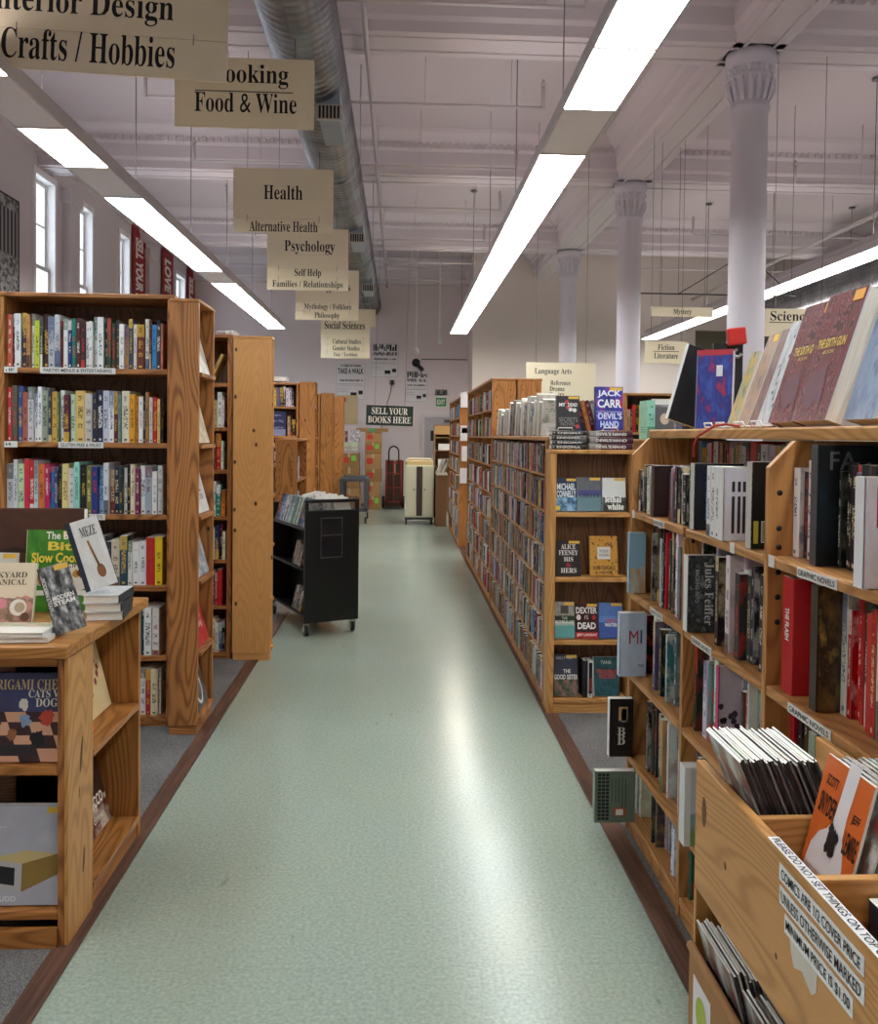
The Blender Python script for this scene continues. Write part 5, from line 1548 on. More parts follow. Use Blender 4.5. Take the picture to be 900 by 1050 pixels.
rule(.379, .620, .776, .804, 'UNLESS OTHERWISE MARKED')
rule(.398, .594, .741, .769, 'MINIMUM PRICE IS $1.00')
MB().box(.33, .66, .0004, .0186, .8551, .8559).build('rule_label', RULES, t)
text('PLEASE DO NOT SET THINGS ON TOP OF', .315, .0125, M_INK, t, (.495, .0095, .8563), (0, 0, 0), bold=.008)
m = MB().idx([(.415, -.0008, .742), (.50, -.0008, .742), (.498, -.0008, .712), (.485, -.0008, .70), (.455, -.0008, .715), (.43, -.0008, .705), (.42, -.0008, .722)], [(0, 1, 2, 3, 4, 5, 6)])
m.build('torn_tape', plain('#cfc8bd', .5), t)
kn = MB()
for kx, kz, a_, b_ in ((.05, .77, .012, .03), (.16, .72, .006, .008), (.37, .685, .005, .005)):
    n = 14
    kn.idx([(kx+a_*math.cos(2*PI*k/n), -.0004, kz+b_*math.sin(2*PI*k/n)) for k in range(n)], [tuple(range(n))])
kn.build('wood_knot', plain('#6b4726', .6, var=.3), t)

M_SLEEVE = plain('#d9dade', .2, var=.04)
M_BOARD = plain('#e4e2dc', .5, var=.03)
def comic(label, x, y, z, w, h, th, lean, cover, edge, group, r):
    """bagged comic filed facing the aisle; far vertical edge at y, extends to y-w"""
    mb = MB()
    mb.face([(0, 0, 0), (w, 0, 0), (w, 0, h), (0, 0, h)], 0, UVQ)
    y1 = th*.86
    mb.face([(w, 0, 0), (w, y1, 0), (w, y1, h), (w, 0, h)], 1)
    mb.face([(w, y1, 0), (0, y1, 0), (0, y1, h), (w, y1, h)], 2)
    mb.face([(0, y1, 0), (0, 0, 0), (0, 0, h), (0, y1, h)], 1)
    mb.face([(0, 0, h), (w, 0, h), (w, y1, h), (0, y1, h)], 2)
    mb.face([(0, y1, 0), (w, y1, 0), (w, 0, 0), (0, 0, 0)], 2)
    o = mb.build('comic_book', [cover, edge, M_BOARD], None, (x, y, z), (0, 0, 0))
    o.rotation_euler = (Matrix.Rotation(-PI/2, 3, 'Z') @ Matrix.Rotation(-lean, 3, 'X')).to_euler()
    tag(o, label, 'comic', group)
    return o
rcm = random.Random(12)
DARK = [plain(c, .4) for c in ('#1d1b1e', '#2a262a', '#4a4244', '#6b6264', '#231f2c', '#8a8486')]
COVS = [art((q+rcm.randint(-30, 30), q+rcm.randint(-20, 20), q+rcm.randint(-20, 30)), (110+rcm.randint(-50, 50),)*3, (40, 36, 40), 3.5) for q in (60, 180, 90, 140, 200, 70, 120)]
COVS[0] = art((206, 208, 206), (120, 110, 100), (150, 60, 60), 4)
for k in range(34):
    zt = rcm.uniform(-.006, .006)
    comic('bagged comic, %s from the aisle side in the far pocket of the comic bin' % nth(k+1), .698+.00425*k, 1.618+rcm.uniform(-.010, .004)-.004, .70, .165, .250+zt, .0036, -.40, COVS[k % 7], DARK[k % 6], 'bagged comics in the far pocket', rcm)
for k in range(17):
    comic('bagged comic, %s from the aisle side in the middle pocket of the comic bin' % nth(k+1), .690+.0050*k, 1.400+rcm.uniform(-.006, .002), .70, .16, .262+rcm.uniform(-.004, .004), .0040, .24, COVS[k % 7] if k else COVS[0], DARK[(k*5) % 6] if k % 3 else M_BOARD, 'bagged comics in the middle pocket', rcm)
OR = plain('#d96a2c', .35, var=.05)
b = comic('orange comic with a white bearded silhouette, front of the middle pocket of the bin', .672, 1.398, .70, .165, .272, .006, .24, OR, M_BOARD, None, rcm)
b.scale.x = .86
n = 40
sil = [(.008, 0), (.01, .08), (.018, .125), (.036, .15), (.058, .163), (.07, .178), (.073, .195), (.076, .23), (.08, .284), (.118, .284), (.114, .24), (.11, .2), (.112, .165), (.122, .15), (.132, .125), (.140, .08), (.142, 0)]
MB().idx([(x, -.0005, z) for x, z in sil], [tuple(range(len(sil)))]).build('printed_silhouette', plain('#e2dfe2', .4), b)
fd = blob(b, .165, .285, .50, .535, .018, '#1d1a1c', 3, 'printed_beard')
fd.location.y = -.0006
for k in range(8):
    fd = blob(b, .165, .285, .5+random.Random(k).uniform(-.08, .08), .53+random.Random(k+3).uniform(-.1, .10), .009, '#1d1a1c', k+60, 'printed_beard')
    fd.location.y = -.0009-.0001*k
for s, x, z, w_, h_ in (('SCOTT', .04, .235, .04, .018), ('SNYDER', .043, .195, .06, .035), ('JEFF', .138, .205, .026, .018), ('LEMIRE', .140, .165, .044, .036)):
    text(s, w_, h_, plain('#2a1714', .4, var=0), b, (x, -.0007, z), (PI/2, 0, 0), 'title', bold=.02)
b = book('comic_book', 'dark blue rounded comic end in the nearest pocket of the bin', (28, 34, 58), .05, .12, .12, (.70, 1.205, .70), -PI/2, False, ink=(60, 70, 110), cat='comic')
# lower shelf: cardboard box with filed comics
t2 = thing('cardboard_box', 'brown cardboard box of comics on the lower shelf of the comic bin', 'box', (.585, 1.632, .1412), -PI/2)
KB = plain('#a07246', .7, var=.12)
MB().box(0, .42, 0, .006, 0, .345).build('side_flap', KB, t2, bevel=.002)
MB().box(0, .006, .0065, .19, 0, .32).box(.0065, .4135, .184, .19, .0, .33).box(.414, .42, .0065, .19, 0, .32).box(.0065, .4135, .0065, .1835, 0, .006).build('carton', KB, t2)
MB().tube([(.0, .003, .35), (.21, .002, .352), (.42, .003, .35)], .009, 8).build('folded_rim', KB, t2)
b = MB().box(.03, .12, -.0012, -.0003, .2, .31).build('paper_label', M_PAPER, t2)
disc_m = MB()
disc_m.idx([(.075+.028*math.cos(2*PI*k/20), -.002, .255+.035*math.sin(2*PI*k/20)) for k in range(20)], [tuple(range(20))])
disc_m.build('printed_badge', plain('#a9b83c', .5), b)
MB().box(.0065, .4135, .0065, .1835, .0065, .137).build('filler_block', M_PAPER, t2)
for k in range(15):
    comic('bagged comic, %s in the cardboard box under the comic bin' % nth(k+1), .668+.0062*k, 1.605-.004*(k % 3), .28, .165, .285+rcm.uniform(-.01, .01), .0045, -.28, COVS[(k*3) % 7] if k else COVS[0], DARK[(k*2) % 6] if k % 2 else M_BOARD, 'bagged comics in the cardboard box', rcm)
for k in range(13):
    comic('bagged comic in clear sleeve, %s in the near half of the cardboard box' % nth(k+1), .668+.0070*k, 1.425-.005*(k % 3), .28, .165, .26+rcm.uniform(-.01, .01), .0045, -.24, COVS[(k*2) % 7], M_SLEEVE if k % 2 else M_BOARD, 'bagged comics in the cardboard box', rcm)
# ------------------------------------------------------------------ middle paperback cases
MX = .805
PINE = 'fir'
# end display case facing the camera
ET = bookcase('end_display_case', 'wooden end case facing the camera with face-out thrillers', (MX, 4.48, 0), 0, .47, .13, 1.405, [1.09, .74, .40, .085], 'bin', th=.033, inner='oakdark', base=.04)
A_L = [1.285, 1.085, .89, .69, .495, .29, .07]
B_L = [1.73, 1.485, 1.23, .985, .74, .50, .28, .07]
caseA = bookcase('paperback_case', 'long low paperback case behind the end display, packed with pocket thrillers', (MX, 7.40, 0), -PI/2, 2.77, .205, 1.472, A_L, PINE, th=.02, sth=.014, divs=(.8, 1.54, 2.2), inner='oakdark')
caseA2 = bookcase('paperback_case', 'low case backing onto the long low paperback case', (1.27, 4.63, 0), PI/2, 2.77, .205, 1.472, [1.1, .75, .4, .07], PINE, th=.02, inner='oakdark')
caseB = bookcase('paperback_case', 'taller paperback case in the middle of the row with knotty end panel', (MX, 10.10, 0), -PI/2, 2.68, .213, 1.98, B_L, 'orange', th=.02, sth=.014, divs=(.9, 1.8), inner='oakdark')
caseB2 = bookcase('paperback_case', 'tall case backing onto the taller paperback case', (1.243, 7.42, 0), PI/2, 2.68, .213, 1.98, [1.6, 1.2, .8, .4, .07], 'orange', th=.02, inner='oakdark')
caseC = bookcase('paperback_case', 'deepest paperback case of the row with paper tags on its end', (.79, 13.5, 0), -PI/2, 2.3, .2, 1.98, B_L, 'orange', th=.02, sth=.014, divs=(1.1,), inner='oakdark')
for cs, w in ((caseB, 2.68), (caseB2, 0)):
    pg = MB()
    for j in range(9):
        for yy in (.045, .165):
            pg.lathe([(.006, 0), (.006, .0006)], 8, cx=yy, cy=1.9-j*.062)
    if w:
        pg.build('peg_hole', M_BLACK, cs, loc=(w+.0004, 0, 0), rot=(PI/2, 0, PI/2))
    else:
        pg.build('peg_hole', M_BLACK, cs, loc=(-.0004, .21, 0), rot=(PI/2, 0, -PI/2))
# small white tags on the shelf edges
for k, (y, z) in enumerate(((11.14, 1.86), (11.14, 1.52), (11.14, 1.42), (11.14, 1.15), (11.12, .86))):
    tg = MB().box(.795+.02*(k % 2), .9+.02*(k % 2), y, y+.003, z, z+(.2 if k not in (1,) else .07))
    tag(tg.build('paper_tag', M_PAPER), 'white paper tag on the end of the deepest paperback case, %s from the top' % nth(k+1), 'paper tag', 'paper tags on the deepest case')

# pocket paperbacks: the nearest ones are books of their own, the far ones one mass
rp = random.Random(99)
def pcol():
    c = rp.choice(P_PAPER)
    return tuple(max(10, min(240, v+rp.randint(-18, 18))) for v in c)
MASS = []
count = 0
def shelf_run(y_near, y_far, x, z, hmax, near_n, where):
    """fills toward the far end starting at the near end"""
    global count
    y, k = y_near, 0
    while True:
        tt = rp.uniform(.018, .034)
        if y+tt > y_far:
            break
        h = hmax*rp.uniform(.86, .98)
        c = pcol()
        p = rp.uniform(0, .02)
        if rp.random() < .02:
            h *= .8
        if k < near_n:
            book('pocket_paperback', '%s pocket paperback, %s from the near end, %s' % (cname(c), nth(k+1), where), c, tt, .11, h, (x+p, y+tt, z+.0008), -PI/2, False, 'pocket paperbacks in the long low case', r=rp)
            count += 1
        else:
            MASS.append((c, tt, h, x+p, y, z+.0008, auto_ink(c, rp), rp.random()))
        y += tt+.001
        k += 1
RW = ['top', 'second', 'third', 'fourth', 'fifth', 'sixth', 'bottom']
edges = [4.652, 5.192, 5.208, 5.852, 5.868, 6.592, 6.608, 7.378]
for s, z in enumerate(A_L):
    hm = .172 if s else .172
    n = 42
    segs = [(4.653, 5.19), (5.211, 5.849), (5.871, 6.589), (6.611, 7.377)]
    done = 0
    for (a0, a1) in segs:
        before = count
        y, k = a0, 0
        while True:
            tt = rp.uniform(.017, .032)
            if y+tt > a1:
                break
            h = hm*rp.uniform(.88, 1.0)
            c = pcol()
            p = rp.uniform(0.004, .02)
            if done < n:
                done += 1
                book('pocket_paperback', '%s pocket paperback, %s from the display end, %s row of the low case' % (cname(c), nth(done), RW[s]), c, tt, .11, h, (MX+p, y+tt, z+.0008), -PI/2, False, 'pocket paperbacks in the long low case', r=rp)
                count += 1
            else:
                MASS.append((c, tt, h, MX+p, y, z+.0008, auto_ink(c, rp), rp.random()))
            y += tt+.001
for y0, y1, xx, lv, hm in ((7.442, 8.288, MX, B_L, .185), (8.312, 9.188, MX, B_L, .185), (9.212, 10.078, MX, B_L, .185), (11.222, 12.388, .79, B_L, .185), (12.412, 13.478, .79, B_L, .185)):
    for z in lv:
        y = y0
        while True:
            tt = rp.uniform(.018, .036)
            if y+tt > y1:
                break
            c = pcol() if rp.random() < .7 else tuple(rp.choice(P_BRIGHT))
            MASS.append((c, tt, hm*rp.uniform(.85, 1.0), xx+rp.uniform(.004, .03), y, z+.0008, auto_ink(c, rp), rp.random()))
            y += tt+.001
mb = MB()
attr_c, attr_i = [], []
for c, tt, h, x, y, z, ink, rn in MASS:
    v0, f0 = len(mb.v), len(mb.f)
    b = MB()
    paperback_into(b, tt, .11, h)
    v = [(x+p[1], y+tt-p[0], z+p[2]) for p in b.v]
    base = len(mb.v)
    mb.v.extend(v)
    for f, mi, uv in zip(b.f, b.mi, b.uv):
        mb.f.append(tuple(base+i for i in f))
        mb.mi.append(mi)
        mb.uv.append(uv)
        mb.sm.append(False)
    attr_c += [lin(c)+(rn,)]*len(v)
    attr_i += [lin(ink)+(1,)]*len(v)
me = mb.mesh('paperback_mass', [M_COVER_S, M_PAGES, M_SPINE_S])
for nm, vals in (('cover', attr_c), ('ink', attr_i)):
    ca_ = me.color_attributes.new(nm, 'FLOAT_COLOR', 'POINT')
    ca_.data.foreach_set('color', [q for vv in vals for q in vv])
tag(link('paperback_mass', me), 'mass of small paperbacks filling the far part of the paperback cases', 'paperbacks', kind='stuff')

# pale books leaning on top of the low case, fore-edges to the aisle
y, k = 5.03, 1
rt = random.Random(17)
ZT = 1.4955
while y < 7.28:
    tt = rt.uniform(.03, .05)
    h = rt.uniform(.17, .235)+(.04 if 5.1 < y < 6.4 else 0)
    ln = .24+.07*math.sin(k*.45)
    col = rt.choice([(226, 222, 212), (216, 210, 200), (196, 190, 184), (222, 216, 206), (150, 140, 134)])
    o = book('trade_paperback', '%s edged book leaning on top of the low case, %s from the display end' % (cname(col), nth(k)), col, tt, .13, h, (MX+.01+rt.uniform(0, .03), y+tt+h*math.sin(ln)*.0, ZT), -PI/2, k % 3 == 0, 'pale books leaning on top of the low case', r=rt)
    # fore-edge outwards: turn the book round, then lean it toward the far end
    o.rotation_euler = (0, -ln, PI/2)
    o.location = (MX+.15+rt.uniform(0, .03), y, ZT+tt*math.sin(ln)*0+.001)
    y += tt/math.cos(ln)+rt.uniform(.016, .035)
    k += 1
for k in range(3):
    o = book('trade_paperback', 'pale book lying flat by the end of the low case top, %s layer' % nth(k+1), (214, 208, 198), .024, .12, .18, (MX+.02, 4.70+.19, ZT+.025*(k+1)), 0, False, 'pale books lying flat on the low case', r=rt)
    o.rotation_euler = (-PI/2+PI, PI/2, 0)
    o.rotation_euler = (Matrix.Rotation(PI/2, 3, 'Z') @ Matrix.Rotation(PI/2, 3, 'Y')).to_euler()
    o.location = (MX+.135, 4.70, ZT+.025*(k+1)+.0005)

# face-out thrillers on the end display
EX, EY = MX, 4.487
def endbook(lab, px0, px1, z, h, cover, texts=(), **k):
    x0, x1 = (px0-410)*4.5/867, (px1-410)*4.5/867
    return display_book('thriller_book', lab, ((x0+x1)/2, EY+.02, z), 0, .17, x1-x0, h, .022, cover, texts=texts, group='face-out thrillers on the end case', **k)
endbook('blue thriller with white block capitals and yellow seal on the end case top shelf', 572.5, 594.5, 1.091, .178, art((30, 50, 84), (56, 96, 140), (150, 190, 214), 2.4, 'lower'), (('MICHAEL', 0, .74, .1, .036, '#dfe6ec', {'bold': .03}), ('CONNELLY', 0, .52, .105, .036, '#dfe6ec', {'bold': .03}), ('THE LAW OF', 0, .26, .09, .018, '#1d2a3c')), sticker=True, side=(200, 200, 200))
disc(bpy.context.scene.objects['thriller_book'], .114, .178, -.4, .09, .11, .07, '#dcc23a', 'round_seal')
endbook('olive and blue thriller with boat picture on the end case top shelf', 595.5, 620, 1.091, .184, art((120, 120, 70), (70, 76, 130), (80, 140, 180), 2.6, 'bands'), (('CHILLER', 0, .46, .11, .022, '#22242c', {'serif': True}),), sticker=True, side=(190, 190, 180))
endbook('white thriller with black forest and script on the end case top shelf', 621.5, 646, 1.091, .182, art((216, 216, 212), (40, 44, 42), (96, 100, 96), 2.4, 'lower'), (('lethal', -.05, .36, .09, .036, '#f0eee8', {'serif': True, 'bold': .02}), ('white', .05, .14, .09, .034, '#f0eee8', {'serif': True, 'bold': .02})), sticker=True, side=(206, 206, 206))
endbook('black thriller with white serif capitals on the end case second shelf', 574, 599.5, .741, .19, art((30, 26, 26), (44, 40, 40), (22, 20, 20), 5), (('ALICE', 0, .82, .08, .026, '#e6e2dc', {'serif': True}), ('FEENEY', 0, .65, .105, .026, '#e6e2dc', {'serif': True}), ('HIS', 0, .47, .05, .024, '#e6e2dc', {'serif': True}), ('&', 0, .31, .03, .022, '#b03030', {'serif': True}), ('HERS', 0, .15, .085, .026, '#e6e2dc', {'serif': True})), side=(60, 56, 56), sticker=True)
b = endbook('orange and black patterned novel with pale panel on the end case second shelf', 609.5, 638.5, .741, .215, art((196, 138, 56), (206, 150, 66), (64, 44, 28), 7), (('THE BOOK', 0, .62, .055, .016, '#3a2a20'), ('WOMAN', 0, .52, .055, .016, '#3a2a20'), ('NIGHTINGALE', 0, .2, .12, .022, '#2a1c14', {'bold': .02}), ('A NOVEL', 0, .08, .1, .014, '#2a1c14', {'bold': .02})), side=(190, 150, 96))
MB().box(-.035, .035, -.0006, -.0002, .09, .155).build('pale_panel', plain('#d8d4cc', .5), b)
endbook('green and teal thriller with pink house on the end case third shelf', 573.5, 594, .401, .195, art((206, 196, 186), (44, 70, 50), (96, 150, 146), 2, 'bands'), (('THE', 0, .55, .03, .014, '#e6e6de'), ('MOTHER-IN-LAW', 0, .45, .1, .018, '#e6e6de', {'bold': .02})), side=(150, 170, 160), boxes=((-.2, .2, .68, .9, '#4a4642', 'printed_house'), (-.5, .5, .02, .35, '#5fa09c', 'printed_sea')), sticker=True)
b = endbook('black and red thriller with white block title on the end case third shelf', 594.8, 619, .401, .187, art((34, 26, 28), (70, 30, 32), (30, 24, 26), 4), (('DEXTER', 0, .80, .115, .034, '#e4e0da', {'bold': .03}), ('IS', 0, .6, .02, .02, '#c8c4be'), ('DEAD', 0, .36, .1, .036, '#e4e0da', {'bold': .04}), ('JEFF LINDSAY', 0, .09, .11, .018, '#ecd8d4', {'bold': .02})), boxes=((-.5, .5, .0, .18, '#b02a2e', 'red_band'),), side=(60, 50, 52), sticker=True)
disc(b, .137, .187, -.32, .6, .09, .08, '#d6d0c8', 'printed_badge')
disc(b, .137, .187, .3, .6, .08, .07, '#b02a2e', 'printed_badge')
endbook('blue thriller with round swirl badge on the end case third shelf', 620, 645, .401, .19, art((70, 100, 170), (96, 136, 196), (56, 76, 140), 3, 'bands'), (('DEAD', 0, .5, .06, .02, '#c2564e', {'bold': .03}), ('WATER', 0, .38, .07, .02, '#e4e6ea', {'bold': .03})), side=(90, 110, 160), sticker=True)
endbook('dark green field thriller with white capitals on the end case bottom shelf', 573.5, 598.5, .087, .22, art((60, 66, 84), (56, 84, 50), (150, 110, 110), 4, 'lower'), (('THE', .05, .6, .04, .02, '#e8e6e2', {'bold': .03}), ('GOOD SISTER', 0, .46, .13, .026, '#e8e6e2', {'bold': .03}), ('SALLY HEP', -.05, .92, .09, .014, '#cfcbd0')), side=(70, 76, 70), sticker=True)
for k, (px, c) in enumerate(((602.8, (40, 40, 44)), (608.3, (226, 224, 220)))):
    b = book('thriller_book', ['dark thriller spine standing on the end case bottom shelf', 'white edged thriller with red and black spine on the end case bottom shelf'][k], c, .026, .09, .2, ((px-410)*4.5/867, 4.495, .0865), 0, True, 'face-out thrillers on the end case', ink=(20, 20, 22))
    if k:
        MB().box(.004, .022, -.0008, -.0002, .02, .19).build('printed_label', M_BLACK, b)
        text('KILLER', .07, .011, plain('#c23a34', .5, var=0), b, (.013, -.0012, .07), (PI/2, PI/2, 0), 'title', bold=.03)
endbook('teal thriller with red title and white bird on the end case bottom shelf', 615.5, 642, .087, .208, art((30, 66, 76), (40, 90, 96), (20, 36, 44), 2.5), (('TANA', 0, .86, .06, .018, '#d8d8d6'), ('TROUBLE', 0, .62, .11, .022, '#c2443e', {'bold': .03}), ('RIZZO', .05, .5, .09, .022, '#c2443e', {'bold': .03})), side=(220, 220, 220), sticker=False)

# stacks and two propped books on top of the end display
ZE = 1.4275
def flat(lab, x, y, z, w, d, tt, col, group, rz=0.0, words=None, ink='#c9c4be'):
    o = book('hardback_book', lab, col, tt, d, w, (0, 0, 0), 0, True, group, ink=(150, 146, 142))
    o.rotation_euler = (Matrix.Rotation(rz, 3, 'Z') @ Matrix.Rotation(PI/2, 3, 'Y')).to_euler()
    o.location = (x, y, z+tt)
    if words:
        text(words, w*.7, tt*.5, plain(ink, .5, var=0), o, (tt/2, -.0008, w/2), (PI/2, -PI/2, 0), 'title', bold=.03)
    return o
for k in range(4):
    flat('black hardback in the stack of four on the end case, %s from the bottom' % nth(k+1), .812+.004*(k % 2), 4.50, ZE+.0252*k, .185, .10, .0245, (40, 38, 40), 'black hardbacks stacked on the end case', words='ENIGMA')
for k in range(3):
    flat('dark red hardback in the stack of three on the end case, %s from the bottom' % nth(k+1), 1.015+.003*(k % 2), 4.495, ZE+.034*k, .235, .115, .033, (70, 28, 42), 'dark red hardbacks stacked on the end case', words="DEVIL'S HAND", ink='#d8d4d2')
b = display_book('thriller_book', 'black novel with red and white dots propped on the stack of four', (.905, 4.52, ZE+.1015), 0, .12, .125, .185, .022, art((48, 44, 46), (44, 40, 42), (52, 48, 50), 2), texts=(('MY', -.25, .74, .035, .02, '#e6e2de', {'bold': .03}), ('DEAD', .2, .74, .05, .02, '#e6e2de', {'bold': .03}), ('SECRETS', 0, .30, .1, .024, '#8f8a88'), ('NOVEL', 0, .17, .08, .02, '#8f8a88')), side=(70, 66, 66), sticker=True)
for cx, cz, col in ((-.05, .82, '#b8343a'), (.1, .6, '#d8d4d0'), (.28, .58, '#d8d4d0'), (.0, .66, '#b8343a'), (.4, .1, '#b8343a')):
    disc(b, .125, .185, cx, cz, .09, .06, col, 'printed_dot')
b = display_book('thriller_book', 'blue and red bestseller with big white capitals propped on the stack of three', (1.13, 4.52, ZE+.1035), 0, .10, .15, .235, .03, art((44, 40, 110), (60, 66, 170), (190, 44, 70), 2.4), texts=(('JACK', 0, .83, .13, .042, '#eceaf0', {'bold': .03}), ('CARR', 0, .61, .13, .046, '#eceaf0', {'bold': .03}), ("DEVIL'S", .02, .32, .13, .036, '#cfdaf4', {'bold': .03}), ('HAND', 0, .13, .10, .034, '#cfdaf4', {'bold': .03}), ('THE', -.44, .32, .012, .01, '#cfdaf4')), side=(40, 44, 100), sticker=True)
MB().box(-.07, .07, -.0007, -.0003, .098, .1).build('ruled_line', M_INKW, b)
for k, x in enumerate((.885, 1.13)):
    e = thing('wire_easel', ['white easel rest under the black dotted novel', 'white easel rest under the blue and red bestseller'][k], 'book stand', (x, 4.512, ZE+.102+.002*k), 0)
    MB().tube([(-.04, .0, .003), (-.04, -.012, .003), (-.036, -.014, .014), (.036, -.014, .014), (.04, -.012, .003), (.04, 0, .003)], .003, 8).build('front_rest', plain('#e6e4e0', .3), e)
for k, (c, x, ln) in enumerate((((60, 90, 140), .99, -.28), ((50, 70, 110), 1.016, -.28), ((40, 40, 46), 1.042, -.26), ((190, 120, 60), 1.067, -.26), ((110, 36, 44), 1.09, -.24), ((200, 196, 190), 1.114, -.22))):
    o = book('thriller_book', '%s spine leaning behind the two propped books on the end case, %s' % (cname(c), nth(k+1)), c, .022, .12, .2, (x, 4.66, 1.4955), 0, False, 'spines leaning behind the propped books')
    o.rotation_euler = (0, ln, 0)
    o.location.x = x-.02
    o.location.z = 1.4965+.022*math.sin(-ln)

# ------------------------------------------------------------------ cases behind, beyond the comics bookcase
cb = bookcase('bookcase', 'tall bookcase seen between the propped bestseller and the comics plank', (2.0, 7.5, 0), 0, .95, .3, 1.87, [1.54, 1.2, .85, .5, .1], 'fir', divs=(.42,), inner='oakdark', th=.03)
rb = random.Random(4)
for k, z in enumerate((1.54, 1.2)):
    row_of_books(2.035, 7.515, z, 0, .36, .27, P_BRIGHT+P_DARK, rb, 'book', 'on %s shelf of tall case behind comics plank' % ('top', 'second')[k], 'books in the tall case behind the comics', t=(.02, .04))
    row_of_books(2.438, 7.515, z, 0, .445, .27, P_BRIGHT+P_DARK, rb, 'book', 'in inner half, %s shelf, case behind comics plank' % ('top', 'second')[k], 'books in the tall case behind the comics', t=(.02, .04))
lb = bookcase('low_bookcase', 'low bookcase behind the comics plank carrying a mint book', (1.52, 5.3, 0), 0, .7, .3, 1.46, [1.1, .75, .4, .1], 'fir', inner='oakdark', th=.03)
row_of_books(1.56, 5.315, 1.1, 0, .6, .27, P_DARK, rb, 'book', 'on top shelf of low case behind comics plank', 'books in the low case behind the comics')
book('hardback_book', 'mint green hardback standing on the low case behind the comics plank', (150, 206, 186), .05, .18, .25, (1.575, 5.33, 1.4835), 0, True, ink=(46, 120, 84))
b = display_book('display_book', 'grey photo book with a ball picture on the low case behind the comics plank', (1.71, 5.40, 1.4835), 0, .1, .15, .26, .03, art((150, 150, 154), (110, 110, 116), (190, 190, 192), 2), side=(206, 206, 206), boxes=((-.5, .5, .86, 1, '#dedbd6', 'white_band'), (-.42, .42, .2, .8, '#5c5a60', 'printed_photo')))
disc(b, .15, .26, .02, .5, .2, .14, '#c9b09a', 'printed_ball', -.0009)

# ------------------------------------------------------------------ things by the end wall
KRAFT = plain('#a97f52', .75, var=.1)
KRAFT2 = plain('#96703f', .75, var=.1)
TAPE = plain('#b9a27c', .4)
def carton(lab, x, y, z, w, d, h, rz=0, red=True, green=False, group='cardboard boxes by the end wall', m=KRAFT, open_=False):
    t = thing('cardboard_box', lab, 'box', (x, y, z+.001), rz, group)
    MB().box(0, w, 0, d, 0, h-.001).build('carton', m, t, bevel=.004)
    MB().box(w*.44, w*.56, -.0008, -.0002, h*.7, h-.002).box(w*.44, w*.56, 0, d, h-.0008, h-.0002).build('tape_strip', TAPE, t)
    if red:
        MB().box(w*.12, w*.48, -.0016, -.0008, h*.3, h*.72).build('red_sticker', plain('#c23328', .5), t)
    if green:
        MB().box(w*.62, w*.86, -.0016, -.0008, h*.45, h*.85).build('green_sticker', plain('#7fc24a', .5), t)
    return t
z = 0
for k, (h, g, dx) in enumerate(((.27, True, 0), (.27, False, -.02), (.26, False, .01), (.30, False, .0), (.22, True, .0), (.21, False, .005))):
    carton('brown box with red sticker in the tall stack, %s from the floor' % nth(k+1), -.69+dx, 16.75, z, .325 if k < 5 else .32, .4, h, 0, k != 3 or True, g, m=KRAFT if k % 2 else KRAFT2)
    z += h+.001
t = thing('cardboard_tray', 'flat open cardboard tray on top of the tall box stack', 'tray', (-.86, 16.72, z+.002))
MB().box(0, .62, 0, .42, 0, .008).box(0, .62, 0, .006, .008, .07).box(0, .006, .006, .42, .008, .07).box(.614, .62, .006, .42, .008, .07).build('carton', KRAFT2, t)
MB().box(.24, .38, -.0012, -.0002, .01, .06).build('green_sticker', plain('#3f9a6a', .5), t)
# lower pile beside the stack
carton('brown box with big red print below the paper pile', -1.18, 16.6, .84, .38, .4, .27, 0, True, True, m=KRAFT2)
carton('brown box at the foot of the short pile', -1.18, 16.6, .0, .40, .4, .42, 0, True, False, m=KRAFT)
carton('brown box in the middle of the short pile', -1.18, 16.6, .421, .39, .4, .418, 0, False, False, m=KRAFT2)
rz_ = random.Random(6)
for k in range(7):
    o = flat('pale book lying flat in the pile on the red printed box, %s from the bottom' % nth(k+1), -1.16+rz_.uniform(0, .03), 16.62, 1.113+.03*k, .32, .22, .029, (206+rz_.randint(-30, 24), 200+rz_.randint(-30, 20), 186+rz_.randint(-30, 20)), 'flat books piled on the red printed box')
o = display_book('thriller_book', 'white illustrated book standing on the paper pile by the boxes', (-.88, 16.66, 1.327), 0, .08, .2, .24, .02, art((226, 224, 222), (150, 140, 150), (206, 200, 200), 3))
book('hardback_book', 'dark red book standing on the paper pile by the boxes', (120, 50, 44), .05, .16, .22, (-1.08, 16.66, 1.327), 0, True)
t = thing('desk_fan', 'black desk fan on the shelf by the last window-side bookcase', 'fan', (-1.33, 16.9, 1.35))
MB().lathe([(.09, 0), (.09, .015), (.02, .03), (.015, .2)], 16).build('base', M_BLACK, t)
MB().lathe([(.12, -.03), (.15, 0), (.15, .05), (.1, .09), (.03, .1)], 20).build('fan_cage', M_BLACK, t, loc=(0, 0, .3), rot=(PI/2, 0, .4))
bookcase('low_bookcase', 'low open shelf by the end wall under the black fan', (-1.62, 16.8, 0), 0, .42, .3, 1.32, [.98, .66, .34, .06], 'orange', th=.02, inner='oakdark')
row_of_books(-1.59, 16.815, .98, 0, .37, .28, P_BRIGHT, rb, 'book', 'on the low shelf under the black fan', 'books on the shelf under the fan')

